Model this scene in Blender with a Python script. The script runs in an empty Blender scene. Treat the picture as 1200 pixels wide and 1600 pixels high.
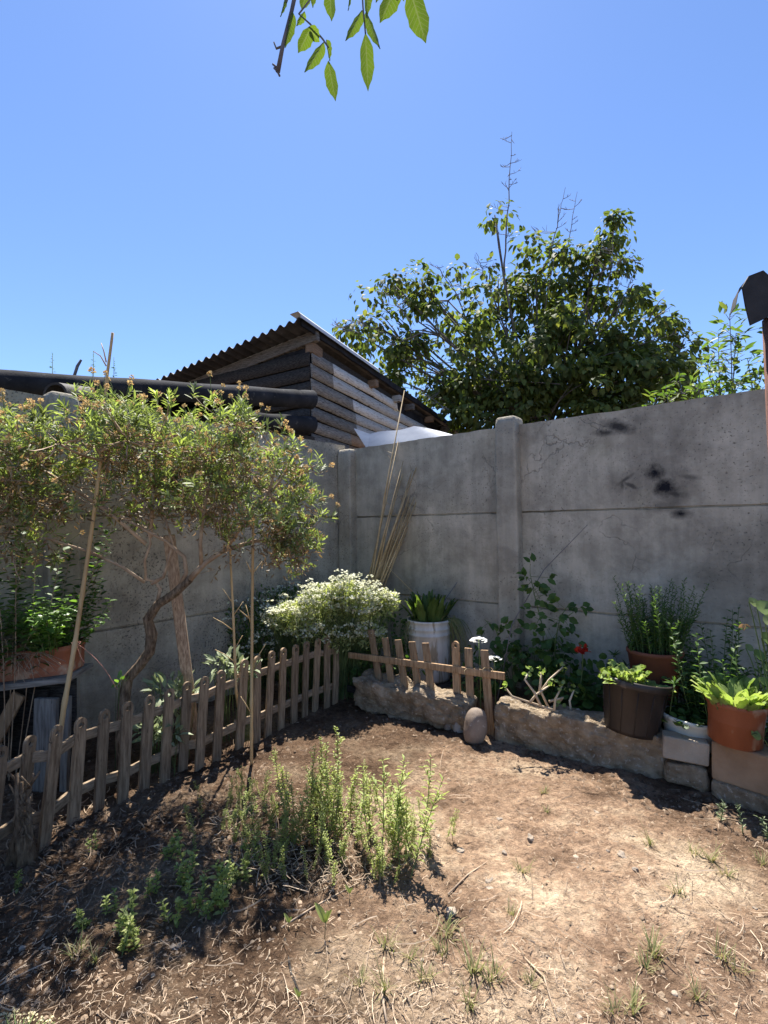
import bpy, math, random
import numpy as np
from mathutils import Vector, Matrix, Euler
random.seed(7); RNG = np.random.default_rng(11)
S = bpy.context.scene
COL = S.collection
PI = math.pi
# ------------------------------------------------------------------ camera
H = 1.25; FPX = 784.0
cd = bpy.data.cameras.new('camera'); cam = bpy.data.objects.new('camera', cd); COL.objects.link(cam)
cam.location = (0, 0, H)
cam.rotation_euler = (math.radians(90 + 1.53), math.radians(0.9), 0)
cd.sensor_fit = 'HORIZONTAL'; cd.sensor_width = 36.0; cd.lens = 36.0 * FPX / 1200
cd.clip_start = 0.05; cd.clip_end = 3000
S.camera = cam
CR = Euler(cam.rotation_euler, 'XYZ').to_matrix()
# ------------------------------------------------------------------ light
SUN_EL, SUN_AZ = math.radians(64), math.radians(-6)      # azimuth from +Y towards +X
w = bpy.data.worlds.new('World'); S.world = w; w.use_nodes = True
nt = w.node_tree; nt.nodes.clear()
wo = nt.nodes.new('ShaderNodeOutputWorld'); bg = nt.nodes.new('ShaderNodeBackground'); sk = nt.nodes.new('ShaderNodeTexSky')
sk.sky_type = 'NISHITA'; sk.sun_disc = False; sk.sun_elevation = SUN_EL; sk.sun_rotation = SUN_AZ
sk.air_density = 1.0; sk.dust_density = 0.2; sk.ozone_density = 3.0; sk.altitude = 300
bg.inputs[1].default_value = 0.066
tint = nt.nodes.new('ShaderNodeMix'); tint.data_type = 'RGBA'; tint.blend_type = 'MULTIPLY'; tint.inputs[0].default_value = 1; tint.inputs[7].default_value = (.85, .95, 1.14, 1)
nt.links.new(sk.outputs[0], tint.inputs[6]); nt.links.new(tint.outputs[2], bg.inputs[0]); nt.links.new(bg.outputs[0], wo.inputs[0])
sd = bpy.data.lights.new('sun', 'SUN'); sun = bpy.data.objects.new('sun', sd); COL.objects.link(sun)
sd.energy = 4.4; sd.angle = math.radians(0.53); sd.color = (1.0, 0.95, 0.87)
sdir = Vector((math.sin(SUN_AZ) * math.cos(SUN_EL), math.cos(SUN_AZ) * math.cos(SUN_EL), math.sin(SUN_EL)))
sun.rotation_euler = sdir.to_track_quat('Z', 'Y').to_euler()
S.view_settings.view_transform = 'Standard'; S.view_settings.look = 'None'
S.view_settings.exposure = 1.5; S.view_settings.gamma = 1
S.cycles.max_bounces = 6; S.cycles.transparent_max_bounces = 4

# ------------------------------------------------------------------ helpers
def ray(px, py):
    return CR @ Vector(((px - 600) / FPX, -(py - 800) / FPX, -1))
def P(px, py, Y):
    d = ray(px, py); return Vector((0, 0, H)) + d * (Y / d.y)
def G(px, py, z=0.0):
    d = ray(px, py); return Vector((0, 0, H)) + d * ((z - H) / d.z)

def hashn(ix, iy, iz, seed):
    n = (ix.astype(np.int64) * 374761393 + iy.astype(np.int64) * 668265263 + iz.astype(np.int64) * 2147483647 + seed * 974634777) & 0xffffffff
    n = ((n ^ (n >> 13)) * 1274126177) & 0xffffffff
    n = n ^ (n >> 16)
    return (n & 0xffff) / 65535.0
def vnoise(p, seed=0):
    p = np.asarray(p, float); i = np.floor(p).astype(np.int64); f = p - i; f = f * f * (3 - 2 * f)
    r = 0
    for dx in (0, 1):
        for dy in (0, 1):
            for dz in (0, 1):
                wgt = (f[:, 0] if dx else 1 - f[:, 0]) * (f[:, 1] if dy else 1 - f[:, 1]) * (f[:, 2] if dz else 1 - f[:, 2])
                r = r + wgt * hashn(i[:, 0] + dx, i[:, 1] + dy, i[:, 2] + dz, seed)
    return r
def fbm(p, oct=4, seed=0):
    p = np.asarray(p, float); a = 0.5; r = 0
    for k in range(oct):
        r = r + a * (vnoise(p, seed + k) - 0.5) * 2; p = p * 2.03; a *= 0.5
    return r

class MB:
    """collects vertices and faces of ONE mesh"""
    def __init__(s): s.v = []; s.f = []; s.n = 0; s.mi = []; s.cur = 0
    def add(s, V, F):
        V = np.asarray(V, float).reshape(-1, 3); s.v.append(V)
        for f in F: s.f.append(tuple(int(i) + s.n for i in f)); s.mi.append(s.cur)
        s.n += len(V)
    def box(s, c, size, rot=None, taper=1.0):
        x, y, z = [q / 2 for q in size]
        V = [Vector((sx * x * (taper if sz > 0 else 1), sy * y * (taper if sz > 0 else 1), sz * z)) for sz in (-1, 1) for sy in (-1, 1) for sx in (-1, 1)]
        if rot is not None: V = [rot @ q for q in V]
        c = Vector(c); V = [q + c for q in V]
        s.add([tuple(q) for q in V], [(0, 2, 3, 1), (4, 5, 7, 6), (0, 1, 5, 4), (2, 6, 7, 3), (0, 4, 6, 2), (1, 3, 7, 5)])
    def tube(s, pts, radii, n=6, cap=True):
        pts = [Vector(p) for p in pts]
        if not hasattr(radii, '__len__'): radii = [radii] * len(pts)
        V = []; prev = None
        for i, p in enumerate(pts):
            a = pts[max(i - 1, 0)]; b = pts[min(i + 1, len(pts) - 1)]; t = (b - a)
            if t.length < 1e-9: t = Vector((0, 0, 1))
            t.normalize()
            if prev is None:
                u = t.orthogonal().normalized()
            else:
                u = prev - t * prev.dot(t); u = u.normalized() if u.length > 1e-6 else t.orthogonal().normalized()
            prev = u; v = t.cross(u)
            for k in range(n):
                an = 2 * PI * k / n; V.append(tuple(p + (u * math.cos(an) + v * math.sin(an)) * radii[i]))
        F = []
        for i in range(len(pts) - 1):
            for k in range(n):
                F.append((i * n + k, i * n + (k + 1) % n, (i + 1) * n + (k + 1) % n, (i + 1) * n + k))
        if cap: F.append(tuple(range(n))[::-1]); F.append(tuple((len(pts) - 1) * n + k for k in range(n)))
        s.add(V, F)
    def lathe(s, prof, n=28, c=(0, 0, 0), rot=None, wob=0.0):
        V = []; F = []; c = Vector(c)
        for r, z in prof:
            for k in range(n):
                an = 2 * PI * k / n; rr = r * (1 + wob * math.sin(3 * an + z * 9))
                q = Vector((rr * math.cos(an), rr * math.sin(an), z))
                if rot is not None: q = rot @ q
                V.append(tuple(q + c))
        for i in range(len(prof) - 1):
            for k in range(n):
                F.append((i * n + k, i * n + (k + 1) % n, (i + 1) * n + (k + 1) % n, (i + 1) * n + k))
        F.append(tuple(range(n))[::-1]); F.append(tuple((len(prof) - 1) * n + k for k in range(n)))
        s.add(V, F)
    def grid(s, A):
        A = np.asarray(A); m, n = A.shape[:2]
        F = [(i * n + j, i * n + j + 1, (i + 1) * n + j + 1, (i + 1) * n + j) for i in range(m - 1) for j in range(n - 1)]
        s.add(A.reshape(-1, 3), F)

OFF = {}
def obj(name, mb, mats, parent=None, smooth=False, local=False, kind=None, bevel=0):
    me = bpy.data.meshes.new(name)
    V = np.concatenate(mb.v) if mb.v else np.zeros((0, 3))
    o = bpy.data.objects.new(name, me); COL.objects.link(o)
    off = Vector((0, 0, 0))
    if parent is not None:
        off = OFF[parent.name]; o.parent = parent
    OFF[o.name] = off
    if not local: V = V - np.array(off)
    lens = np.array([len(f) for f in mb.f], np.int32); idx = np.array([i for f in mb.f for i in f], np.int32)
    me.vertices.add(len(V)); me.vertices.foreach_set('co', V.astype(np.float32).ravel())
    me.loops.add(len(idx)); me.loops.foreach_set('vertex_index', idx)
    me.polygons.add(len(lens)); st = np.concatenate([[0], np.cumsum(lens)[:-1]]).astype(np.int32)
    me.polygons.foreach_set('loop_start', st)
    try: me.polygons.foreach_set('loop_total', lens)
    except Exception: pass
    if not isinstance(mats, (list, tuple)): mats = [mats]
    for m in mats: me.materials.append(m)
    if len(mats) > 1: me.polygons.foreach_set('material_index', np.array(mb.mi, np.int32))
    if smooth: me.polygons.foreach_set('use_smooth', np.ones(len(lens), bool))
    me.update(calc_edges=True); me.validate()
    if bevel:
        b = o.modifiers.new('bevel', 'BEVEL'); b.width = bevel; b.segments = 2; b.limit_method = 'ANGLE'
    if kind: o['kind'] = kind
    return o
def tag(o, label=None, cat=None, group=None, kind=None):
    if label: o['label'] = label
    if cat: o['category'] = cat
    if group: o['group'] = group
    if kind: o['kind'] = kind
    return o
def thing(name, label, cat, loc=(0, 0, 0), rz=0.0, group=None):
    o = bpy.data.objects.new(name, None); COL.objects.link(o); o.empty_display_size = 0.1
    o.location = loc; o.rotation_euler = (0, 0, rz); OFF[o.name] = Vector(loc)
    return tag(o, label, cat, group)
def children(o): return [c for c in COL.objects if c.parent == o]
def dup(root, kids, loc, rz=0, sc=1.0, label=None):
    r = root.copy(); COL.objects.link(r); r.location = loc; r.rotation_euler = (.15 * math.sin(rz * 7), .13 * math.cos(rz * 5), rz); r.scale = (sc, sc, sc)
    if label: r['label'] = label
    for k in kids:
        c = k.copy(); COL.objects.link(c); c.parent = r
    return r

# ---- leaf templates: x along the blade, y across, z the face normal
def lance(wd=0.3, curl=0.12, fold=0.06):
    V = [(0, 0, 0), (.3, wd * .5, fold), (.3, 0, 0), (.3, -wd * .5, fold), (.68, wd * .42, fold - curl * .4), (.68, 0, -curl * .45), (.68, -wd * .42, fold - curl * .4), (1, 0, -curl)]
    F = [(0, 2, 1), (0, 3, 2), (1, 2, 5, 4), (2, 3, 6, 5), (4, 5, 7), (5, 6, 7)]
    return np.array(V), F
def diamond(wd=0.4, curl=0.1, fold=.08):
    return np.array([(0, 0, 0), (.5, wd * .5, fold), (1, 0, -curl), (.5, -wd * .5, fold)]), [(0, 2, 1), (0, 3, 2)]
def roundleaf(n=9, cup=.12):
    V = [(.5, 0, -cup)]; V += [(.5 + .5 * math.cos(2 * PI * k / n + PI), .5 * math.sin(2 * PI * k / n + PI), .04 * math.sin(k * 2.1)) for k in range(n)]
    return np.array(V), [(0, 1 + k, 1 + (k + 1) % n) for k in range(n)]
def nrm(a): return a / (np.linalg.norm(a, axis=1, keepdims=True) + 1e-9)
def scatter(mb, tmpl, pos, dirs, ups, size):
    T, F = tmpl; pos = np.asarray(pos, float); N = len(pos)
    if N == 0: return
    x = nrm(np.asarray(dirs, float)); up = np.asarray(ups, float)
    z = nrm(up - x * (up * x).sum(1, keepdims=True)); y = np.cross(z, x)
    size = np.broadcast_to(np.asarray(size, float), (N,))
    V = pos[:, None, :] + size[:, None, None] * (T[None, :, 0:1] * x[:, None, :] + T[None, :, 1:2] * y[:, None, :] + T[None, :, 2:3] * z[:, None, :])
    k = len(T); base = mb.n
    mb.v.append(V.reshape(-1, 3))
    for i in range(N):
        b = base + i * k
        for f in F: mb.f.append(tuple(q + b for q in f)); mb.mi.append(mb.cur)
    mb.n += N * k
def rdir(N): return nrm(RNG.normal(size=(N, 3)))
def rin(blobs, N, edge=0.45):
    """points in ellipsoids (centre, radii) biased to the outside; returns points and outward directions"""
    vol = np.array([b[1][0] * b[1][1] * b[1][2] for b in blobs]) ** (2 / 3); idx = RNG.choice(len(blobs), N, p=vol / vol.sum())
    d = rdir(N); r = RNG.random(N) ** edge
    C = np.array([tuple(b[0]) for b in blobs])[idx]; R = np.array([b[1] for b in blobs])[idx]
    return C + d * r[:, None] * R, d
def bez(a, b, c, n=6):
    a, b, c = Vector(a), Vector(b), Vector(c)
    return [a * (1 - t) ** 2 + b * 2 * t * (1 - t) + c * t * t for t in [i / (n - 1) for i in range(n)]]

def rock(mb, c, size, rz=0.0, e=7, amp=.06, n=14, seed=0, freq=5.0, tilt=(0, 0), cut=None):
    g = np.linspace(-1, 1, n)
    A, B = np.meshgrid(g, g, indexing='ij'); o = np.ones_like(A); hs = np.array(size) / 2
    R = (Matrix.Rotation(rz, 3, 'Z') @ Matrix.Rotation(tilt[0], 3, 'X') @ Matrix.Rotation(tilt[1], 3, 'Y'))
    Rn = np.array(R)
    for ax in range(3):
        for sg in (-1, 1):
            pl = [A, B]; q = [None] * 3; q[ax] = o * sg; q[(ax + 1) % 3] = A; q[(ax + 2) % 3] = B * sg
            p = np.stack(q, -1).reshape(-1, 3)
            r = (np.abs(p) ** e).sum(1, keepdims=True) ** (1 / e); p = p / r
            wp = p * hs
            d = fbm(wp * freq + seed * 17.3, 4, seed) + .35 * fbm(wp * freq * 4.5 + seed, 3, seed + 3)
            d2 = np.abs(fbm(wp * freq * .45 + seed * 7.1, 2, seed + 5))
            nn = nrm(p / hs * hs.min())
            wp = wp + nn * (d * amp * hs.min() * 2 - d2 * amp * 1.6 * hs.min())[:, None]
            if cut is not None: wp = cut(wp, p)
            wp = wp @ Rn.T + np.array(c)
            mb.grid(wp.reshape(n, n, 3))
def weld(o, d=1e-4):
    import bmesh
    bm = bmesh.new(); bm.from_mesh(o.data); bmesh.ops.remove_doubles(bm, verts=bm.verts, dist=d); bmesh.ops.recalc_face_normals(bm, faces=bm.faces)
    bm.to_mesh(o.data); bm.free(); return o

# ------------------------------------------------------------------ materials
def newmat(name):
    m = bpy.data.materials.new(name); m.use_nodes = True; t = m.node_tree; t.nodes.clear()
    out = t.nodes.new('ShaderNodeOutputMaterial'); b = t.nodes.new('ShaderNodeBsdfPrincipled')
    t.links.new(b.outputs[0], out.inputs[0]); b.inputs['Specular IOR Level'].default_value = 0.25
    return m, t, b, out
def ramp(t, src, stops):
    r = t.nodes.new('ShaderNodeValToRGB'); els = r.color_ramp.elements
    while len(els) < len(stops): els.new(0.5)
    for e, (p, c) in zip(els, stops): e.position = p; e.color = (*c, 1)
    t.links.new(src, r.inputs[0]); return r.outputs[0]
def noise(t, vec, scale, detail=6, rough=.6, dist=0):
    n = t.nodes.new('ShaderNodeTexNoise'); n.inputs['Scale'].default_value = scale; n.inputs['Detail'].default_value = detail
    n.inputs['Roughness'].default_value = rough; n.inputs['Distortion'].default_value = dist
    if vec is not None: t.links.new(vec, n.inputs['Vector'])
    return n.outputs[0]
def mapping(t, sc=(1, 1, 1), loc=(0, 0, 0), rot=(0, 0, 0)):
    tc = t.nodes.new('ShaderNodeTexCoord'); m = t.nodes.new('ShaderNodeMapping')
    m.inputs['Scale'].default_value = sc; m.inputs['Location'].default_value = loc; m.inputs['Rotation'].default_value = rot
    t.links.new(tc.outputs['Object'], m.inputs[0]); return m.outputs[0]
def mix(t, fac, a, b, mode='MIX'):
    n = t.nodes.new('ShaderNodeMix'); n.data_type = 'RGBA'; n.blend_type = mode
    for s, v in ((n.inputs[0], fac), (n.inputs[6], a), (n.inputs[7], b)):
        if hasattr(v, 'is_output'): t.links.new(v, s)
        elif isinstance(v, (int, float)): s.default_value = v
        else: s.default_value = (*v, 1)
    return n.outputs[2]
def bump(t, b, h, strength, dist=0.01):
    n = t.nodes.new('ShaderNodeBump'); n.inputs['Strength'].default_value = strength; n.inputs['Distance'].default_value = dist
    t.links.new(h, n.inputs['Height']); t.links.new(n.outputs[0], b.inputs['Normal'])
def math_(t, op, a, b=None, c=None, clamp=False):
    n = t.nodes.new('ShaderNodeMath'); n.operation = op; n.use_clamp = clamp
    for s, v in zip(n.inputs, (a, b, c)):
        if v is None: continue
        if hasattr(v, 'is_output'): t.links.new(v, s)
        else: s.default_value = v
    return n.outputs[0]
def geo(t, out): 
    g = t.nodes.new('ShaderNodeNewGeometry'); return g.outputs[out]
def simple(name, c1, c2, scale=8, rough=.85, stretch=(1, 1, 1), bstr=.4, bdist=.01, c3=None, c3scale=60, c3pos=.62, island=0.0, spec=.25, fine=90, lo=.35, hi=.65):
    m, t, b, out = newmat(name); v = mapping(t, stretch)
    col = ramp(t, noise(t, v, scale), [(lo, c1), (hi, c2)])
    if c3: 
        f = ramp(t, noise(t, v, c3scale, 3), [(c3pos, (0, 0, 0)), (min(c3pos + .07, 1), (1, 1, 1))])
        col = mix(t, f, col, c3)
    if island:
        r = ramp(t, geo(t, 'Random Per Island'), [(0, (1 - island,) * 3), (1, (1 + island * .5,) * 3)])
        col = mix(t, 1.0, col, r, 'MULTIPLY')
    t.links.new(col, b.inputs['Base Color']); b.inputs['Roughness'].default_value = rough; b.inputs['Specular IOR Level'].default_value = spec
    if bstr: bump(t, b, noise(t, v, fine, 5, .7), bstr, bdist)
    return m
def vary(m, lo=.72, hi=1.22):
    t = m.node_tree; b = [n for n in t.nodes if n.type == 'BSDF_PRINCIPLED'][0]; src = b.inputs[0].links[0].from_socket
    oi = t.nodes.new('ShaderNodeObjectInfo'); r = ramp(t, oi.outputs['Random'], [(0, (lo, lo, lo)), (.5, (1, .98, .95)), (1, (hi, hi * .97, hi * .93))])
    t.links.new(mix(t, 1.0, src, r, 'MULTIPLY'), b.inputs[0])
def leafmat(name, cols, trans=.35, tcol=None, rough=.5, spec=.3, patch=None):
    m, t, b, out = newmat(name)
    col = ramp(t, geo(t, 'Random Per Island'), [(i / max(1, len(cols) - 1), c) for i, c in enumerate(cols)])
    v = mapping(t); nz = ramp(t, noise(t, v, 14, 3), [(.3, (.72, .74, .7)), (.7, (1.2, 1.18, 1.1))])
    col = mix(t, 1.0, col, nz, 'MULTIPLY')
    if patch: col = mix(t, 1.0, col, ramp(t, noise(t, v, patch, 3), [(.36, (.62, .58, .62)), (.5, (1, 1, 1)), (.64, (1.35, 1.3, 1.15))]), 'MULTIPLY')
    t.links.new(col, b.inputs['Base Color']); b.inputs['Roughness'].default_value = rough; b.inputs['Specular IOR Level'].default_value = spec
    tr = t.nodes.new('ShaderNodeBsdfTranslucent'); ms = t.nodes.new('ShaderNodeMixShader'); ms.inputs[0].default_value = trans
    tc = mix(t, 1.0, col, tcol or (1.9, 2.0, .8), 'MULTIPLY'); t.links.new(tc, tr.inputs[0])
    t.links.new(b.outputs[0], ms.inputs[1]); t.links.new(tr.outputs[0], ms.inputs[2]); t.links.new(ms.outputs[0], out.inputs[0])
    return m

M = {}
M['picket'] = simple('weathered_picket_wood', (.16, .11, .07), (.36, .27, .18), 9, .85, (9, 9, .9), .5, .004, (.08, .055, .035), 14, .64, fine=60)
M['rail'] = simple('weathered_rail_wood', (.17, .12, .075), (.37, .28, .19), 9, .85, (2, 2, 9), .5, .004, fine=60)
M['gatewood'] = simple('brown_gate_wood', (.20, .125, .07), (.42, .29, .175), 9, .85, (9, 9, .9), .5, .004, (.09, .055, .03), 15, .66, fine=60)
M['stake'] = simple('grey_brown_stake_wood', (.26, .17, .11), (.58, .43, .30), 10, .8, (14, 14, 1), .5, .005, (.1, .06, .04), 12, .63)
M['bark'] = simple('twisted_bark', (.10, .065, .04), (.36, .26, .17), 10, .9, (8, 8, 2), .9, .015, fine=30)
M['treebark'] = simple('grey_bark', (.07, .06, .05), (.2, .18, .16), 6, .9)
M['twig'] = simple('dry_twig', (.24, .16, .10), (.52, .40, .28), 12, .85, bstr=.2)
M['greytwig'] = simple('grey_twig', (.10, .095, .10), (.22, .2, .2), 12, .85, bstr=0)
M['cane'] = simple('tan_cane', (.42, .27, .12), (.62, .45, .24), 6, .55, (1, 1, .3), .2, c3=(.22, .12, .05), c3scale=10, c3pos=.66)
M['reed'] = simple('dry_reed', (.36, .25, .12), (.58, .44, .25), 9, .6, bstr=.1, island=.3)
M['straw'] = simple('straw', (.30, .215, .145), (.50, .39, .28), 30, .8, bstr=0, island=.6)
M['litter'] = simple('dead_leaf_litter', (.12, .08, .05), (.30, .22, .15), 30, .85, bstr=0, island=.6)
M['stone'] = simple('rough_fieldstone', (.26, .19, .12), (.52, .41, .285), 13, .95, (1, 1, 1), 1.0, .03, (.56, .48, .39), 50, .60, fine=70)
M['boulder'] = simple('river_boulder', (.15, .11, .085), (.27, .215, .17), 6, .7, bstr=.25, c3=(.4, .36, .32), c3scale=30)
M['greystone'] = simple('grey_small_stone', (.24, .21, .185), (.42, .39, .35), 9, .9, bstr=.5)
M['pebble'] = simple('pebble', (.28, .22, .165), (.46, .39, .32), 12, .8, bstr=.3, island=.35)
M['brick'] = simple('cement_block', (.30, .245, .185), (.42, .355, .28), 6, .95, bstr=.6, c3=(.2, .165, .12), c3scale=20, c3pos=.66)
M['sandbrick'] = simple('sandy_brown_block', (.27, .17, .10), (.40, .27, .17), 5, .95, bstr=.5, c3=(.17, .1, .06), c3scale=16, c3pos=.66)
M['terracotta'] = simple('terracotta_plastic', (.24, .075, .035), (.33, .11, .05), 5, .6, (1, 1, .5), bstr=.2, c3=(.40, .25, .17), c3scale=9, c3pos=.56, spec=.4)
M['trough'] = simple('dusty_terracotta', (.27, .09, .045), (.36, .14, .075), 4, .6, bstr=.2, c3=(.42, .27, .18), c3scale=9, c3pos=.58)
M['brownpot'] = simple('dark_brown_plastic', (.022, .017, .015), (.042, .032, .027), 4, .45, (3, 3, .8), .1, c3=(.085, .07, .06), c3scale=5, c3pos=.64, spec=.4)
M['redpot'] = simple('red_brown_pot', (.17, .055, .03), (.25, .09, .05), 4, .6, bstr=.1)
M['bucket'] = simple('grimy_white_plastic', (.42, .40, .35), (.64, .62, .57), 5, .5, (3, 3, .5), .15, c3=(.30, .26, .19), c3scale=7, c3pos=.55, spec=.4)
M['basin'] = simple('faded_grey_plastic', (.48, .49, .45), (.64, .65, .60), 4, .5, bstr=.1, c3=(.2, .2, .17), c3scale=9, c3pos=.62)
M['soil'] = simple('potting_soil', (.035, .025, .018), (.10, .07, .05), 30, 1, bstr=1, bdist=.02)
M['darkwood'] = simple('black_old_timber', (.014, .013, .013), (.07, .064, .058), 9, .9, (3, 3, 16), .6, .01, fine=30)
M['greyboard'] = simple('silvered_board', (.11, .10, .09), (.34, .32, .29), 10, .9, (1.2, 1.2, 22), .7, .01, (.04, .036, .032), 9, .57, island=.3, fine=30)
M['whiteboard'] = simple('peeling_white_board', (.46, .45, .42), (.76, .75, .72), 9, .85, (.8, .8, 14), .6, .008, (.17, .13, .10), 9, .56, island=.25, fine=30)
M['brownboard'] = simple('bare_brown_board', (.20, .13, .085), (.40, .28, .19), 9, .9, (1, 1, 16), .6, .01, (.08, .05, .03), 9, .64, island=.3, fine=30)
M['roofdark'] = simple('dark_corrugated_sheet', (.035, .037, .042), (.085, .087, .095), 5, .65, bstr=.2, c3=(.16, .15, .14), c3scale=12, c3pos=.66, spec=.4)
M['tar'] = simple('tarred_sheet', (.014, .015, .018), (.036, .037, .042), 5, .85, (1, 1, 1), .3, c3=(.075, .07, .065), c3scale=18, c3pos=.64, spec=.08)
M['galv'] = simple('galvanised_sheet', (.46, .475, .50), (.62, .635, .66), 3, .6, (1, 1, 3), .1, c3=(.36, .36, .36), c3scale=7, c3pos=.65, spec=.2)
M['redwood'] = simple('red_brown_post_wood', (.085, .035, .024), (.20, .095, .065), 8, .8, (10, 10, .7), .5, .006, (.42, .36, .3), 9, .66)
M['tin'] = simple('dark_rusty_tin', (.018, .017, .017), (.05, .044, .04), 5, .7, bstr=.3, c3=(.16, .08, .05), c3scale=9, c3pos=.66)
M['tablewood'] = simple('old_grey_plank', (.13, .12, .105), (.30, .28, .25), 8, .9, (1, 1, 12), .5, .006, (.06, .055, .05), 12, .63)
M['legwood'] = simple('grey_upright_plank', (.11, .10, .09), (.24, .225, .20), 8, .9, (12, 12, 1), .5, .006, (.05, .045, .04), 12, .63)
M['string'] = simple('pink_string', (.5, .25, .2), (.6, .3, .25), 9, .9, bstr=0)

M['treeleaf'] = leafmat('tree_leaf', [(.06, .09, .035), (.09, .125, .045), (.13, .17, .06), (.08, .11, .05), (.2, .21, .08)], (.42), (1.8, 1.85, .7), rough=.6, spec=.12, patch=1.6)
M['youngleaf'] = leafmat('young_tree_leaf', [(.06, .11, .03), (.10, .16, .045), (.14, .16, .06)], .4)
M['walnut'] = leafmat('walnut_leaf', [(.075, .12, .02), (.1, .15, .028)], .5, (1.75, 1.8, .55), rough=.45)
_t = M['walnut'].node_tree; _uv = _t.nodes.new('ShaderNodeUVMap'); _sp = _t.nodes.new('ShaderNodeSeparateXYZ'); _t.links.new(_uv.outputs[0], _sp.inputs[0])
_av = math_(_t, 'ABSOLUTE', _sp.outputs[1]); _fr = math_(_t, 'FRACT', math_(_t, 'SUBTRACT', math_(_t, 'MULTIPLY', _sp.outputs[0], 10), math_(_t, 'MULTIPLY', _av, 1.4)))
_ve = math_(_t, 'MAXIMUM', math_(_t, 'LESS_THAN', _fr, .13), math_(_t, 'LESS_THAN', _av, .07))
for _n in list(_t.nodes):
    if _n.type in ('BSDF_PRINCIPLED', 'BSDF_TRANSLUCENT'):
        _i = _n.inputs[0]; _src = _i.links[0].from_socket; _t.links.new(mix(_t, math_(_t, 'MULTIPLY', _ve, .55), _src, (.26, .3, .1)), _i)
M['shrubleaf'] = leafmat('shrub_leaf', [(.13, .165, .07), (.21, .25, .095), (.28, .33, .12), (.36, .40, .19)], .42, (1.35, 1.5, .75), patch=6)
M['shrubdark'] = leafmat('dry_brown_shrub_leaf', [(.14, .10, .06), (.32, .22, .14), (.2, .16, .08)], .25, (1.4, 1.2, .8))
M['flowerhead'] = leafmat('spent_flower', [(.54, .35, .17), (.66, .47, .26), (.7, .55, .34), (.5, .3, .15)], .3, (1.1, 1.1, .9), rough=.9, spec=.05)
M['whiteflower'] = leafmat('white_flower', [(.62, .62, .50), (.78, .78, .70), (.7, .7, .5)], .3, (1, 1, .9), rough=.8, spec=.05)
M['pureflower'] = leafmat('white_petal', [(.8, .8, .82), (.85, .85, .86)], .3, (1, 1, 1), rough=.8, spec=.05)
M['creamflower'] = leafmat('cream_petal', [(.52, .46, .28), (.66, .6, .42)], .3, (1, 1, .8), rough=.8, spec=.05)
M['redflower'] = leafmat('red_petal', [(.45, .02, .01), (.6, .045, .02)], .3, (1.3, 1, 1), rough=.7)
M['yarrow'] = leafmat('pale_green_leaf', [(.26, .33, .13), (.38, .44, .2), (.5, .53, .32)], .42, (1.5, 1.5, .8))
M['weed'] = leafmat('weed_leaf', [(.22, .27, .08), (.33, .39, .125), (.41, .46, .17), (.48, .5, .23)], .45, (1.5, 1.6, .8))
M['weedstem'] = simple('weed_stem', (.2, .12, .07), (.2, .22, .08), 9, .8, bstr=0)
M['lettuce'] = leafmat('lettuce_leaf', [(.23, .33, .09), (.31, .41, .14), (.40, .47, .2)], .4, (1.3, 1.35, .65), rough=.5)
M['chard'] = leafmat('chard_leaf', [(.07, .12, .03), (.11, .17, .045), (.15, .21, .07)], .32)
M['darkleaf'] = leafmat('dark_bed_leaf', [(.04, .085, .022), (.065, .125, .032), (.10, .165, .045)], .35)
M['mint'] = leafmat('mint_leaf', [(.08, .16, .04), (.12, .22, .06), (.17, .27, .09)], .4, rough=.35, spec=.5)
M['greyleaf'] = leafmat('grey_leaf', [(.16, .17, .11), (.26, .25, .18), (.3, .26, .18)], .3, (1.1, 1.1, .9))
M['silver'] = leafmat('silver_green_leaf', [(.2, .25, .14), (.32, .37, .24)], .3, (1.2, 1.2, .9))
M['nast'] = leafmat('round_leaf', [(.12, .2, .06), (.2, .28, .11), (.28, .33, .17)], .4)
M['geran'] = simple('pale_bare_stem', (.4, .3, .2), (.6, .5, .36), 9, .8, bstr=.2)
M['grass'] = leafmat('dry_green_grass', [(.14, .18, .06), (.28, .28, .13), (.42, .35, .2)], .35, (1.2, 1.2, .8))
M['greenstem'] = simple('green_stem', (.08, .12, .04), (.15, .2, .07), 9, .8, bstr=0)

for k_ in ('picket', 'gatewood', 'greyboard', 'brownboard', 'whiteboard', 'darkwood', 'pebble'): vary(M[k_])
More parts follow.
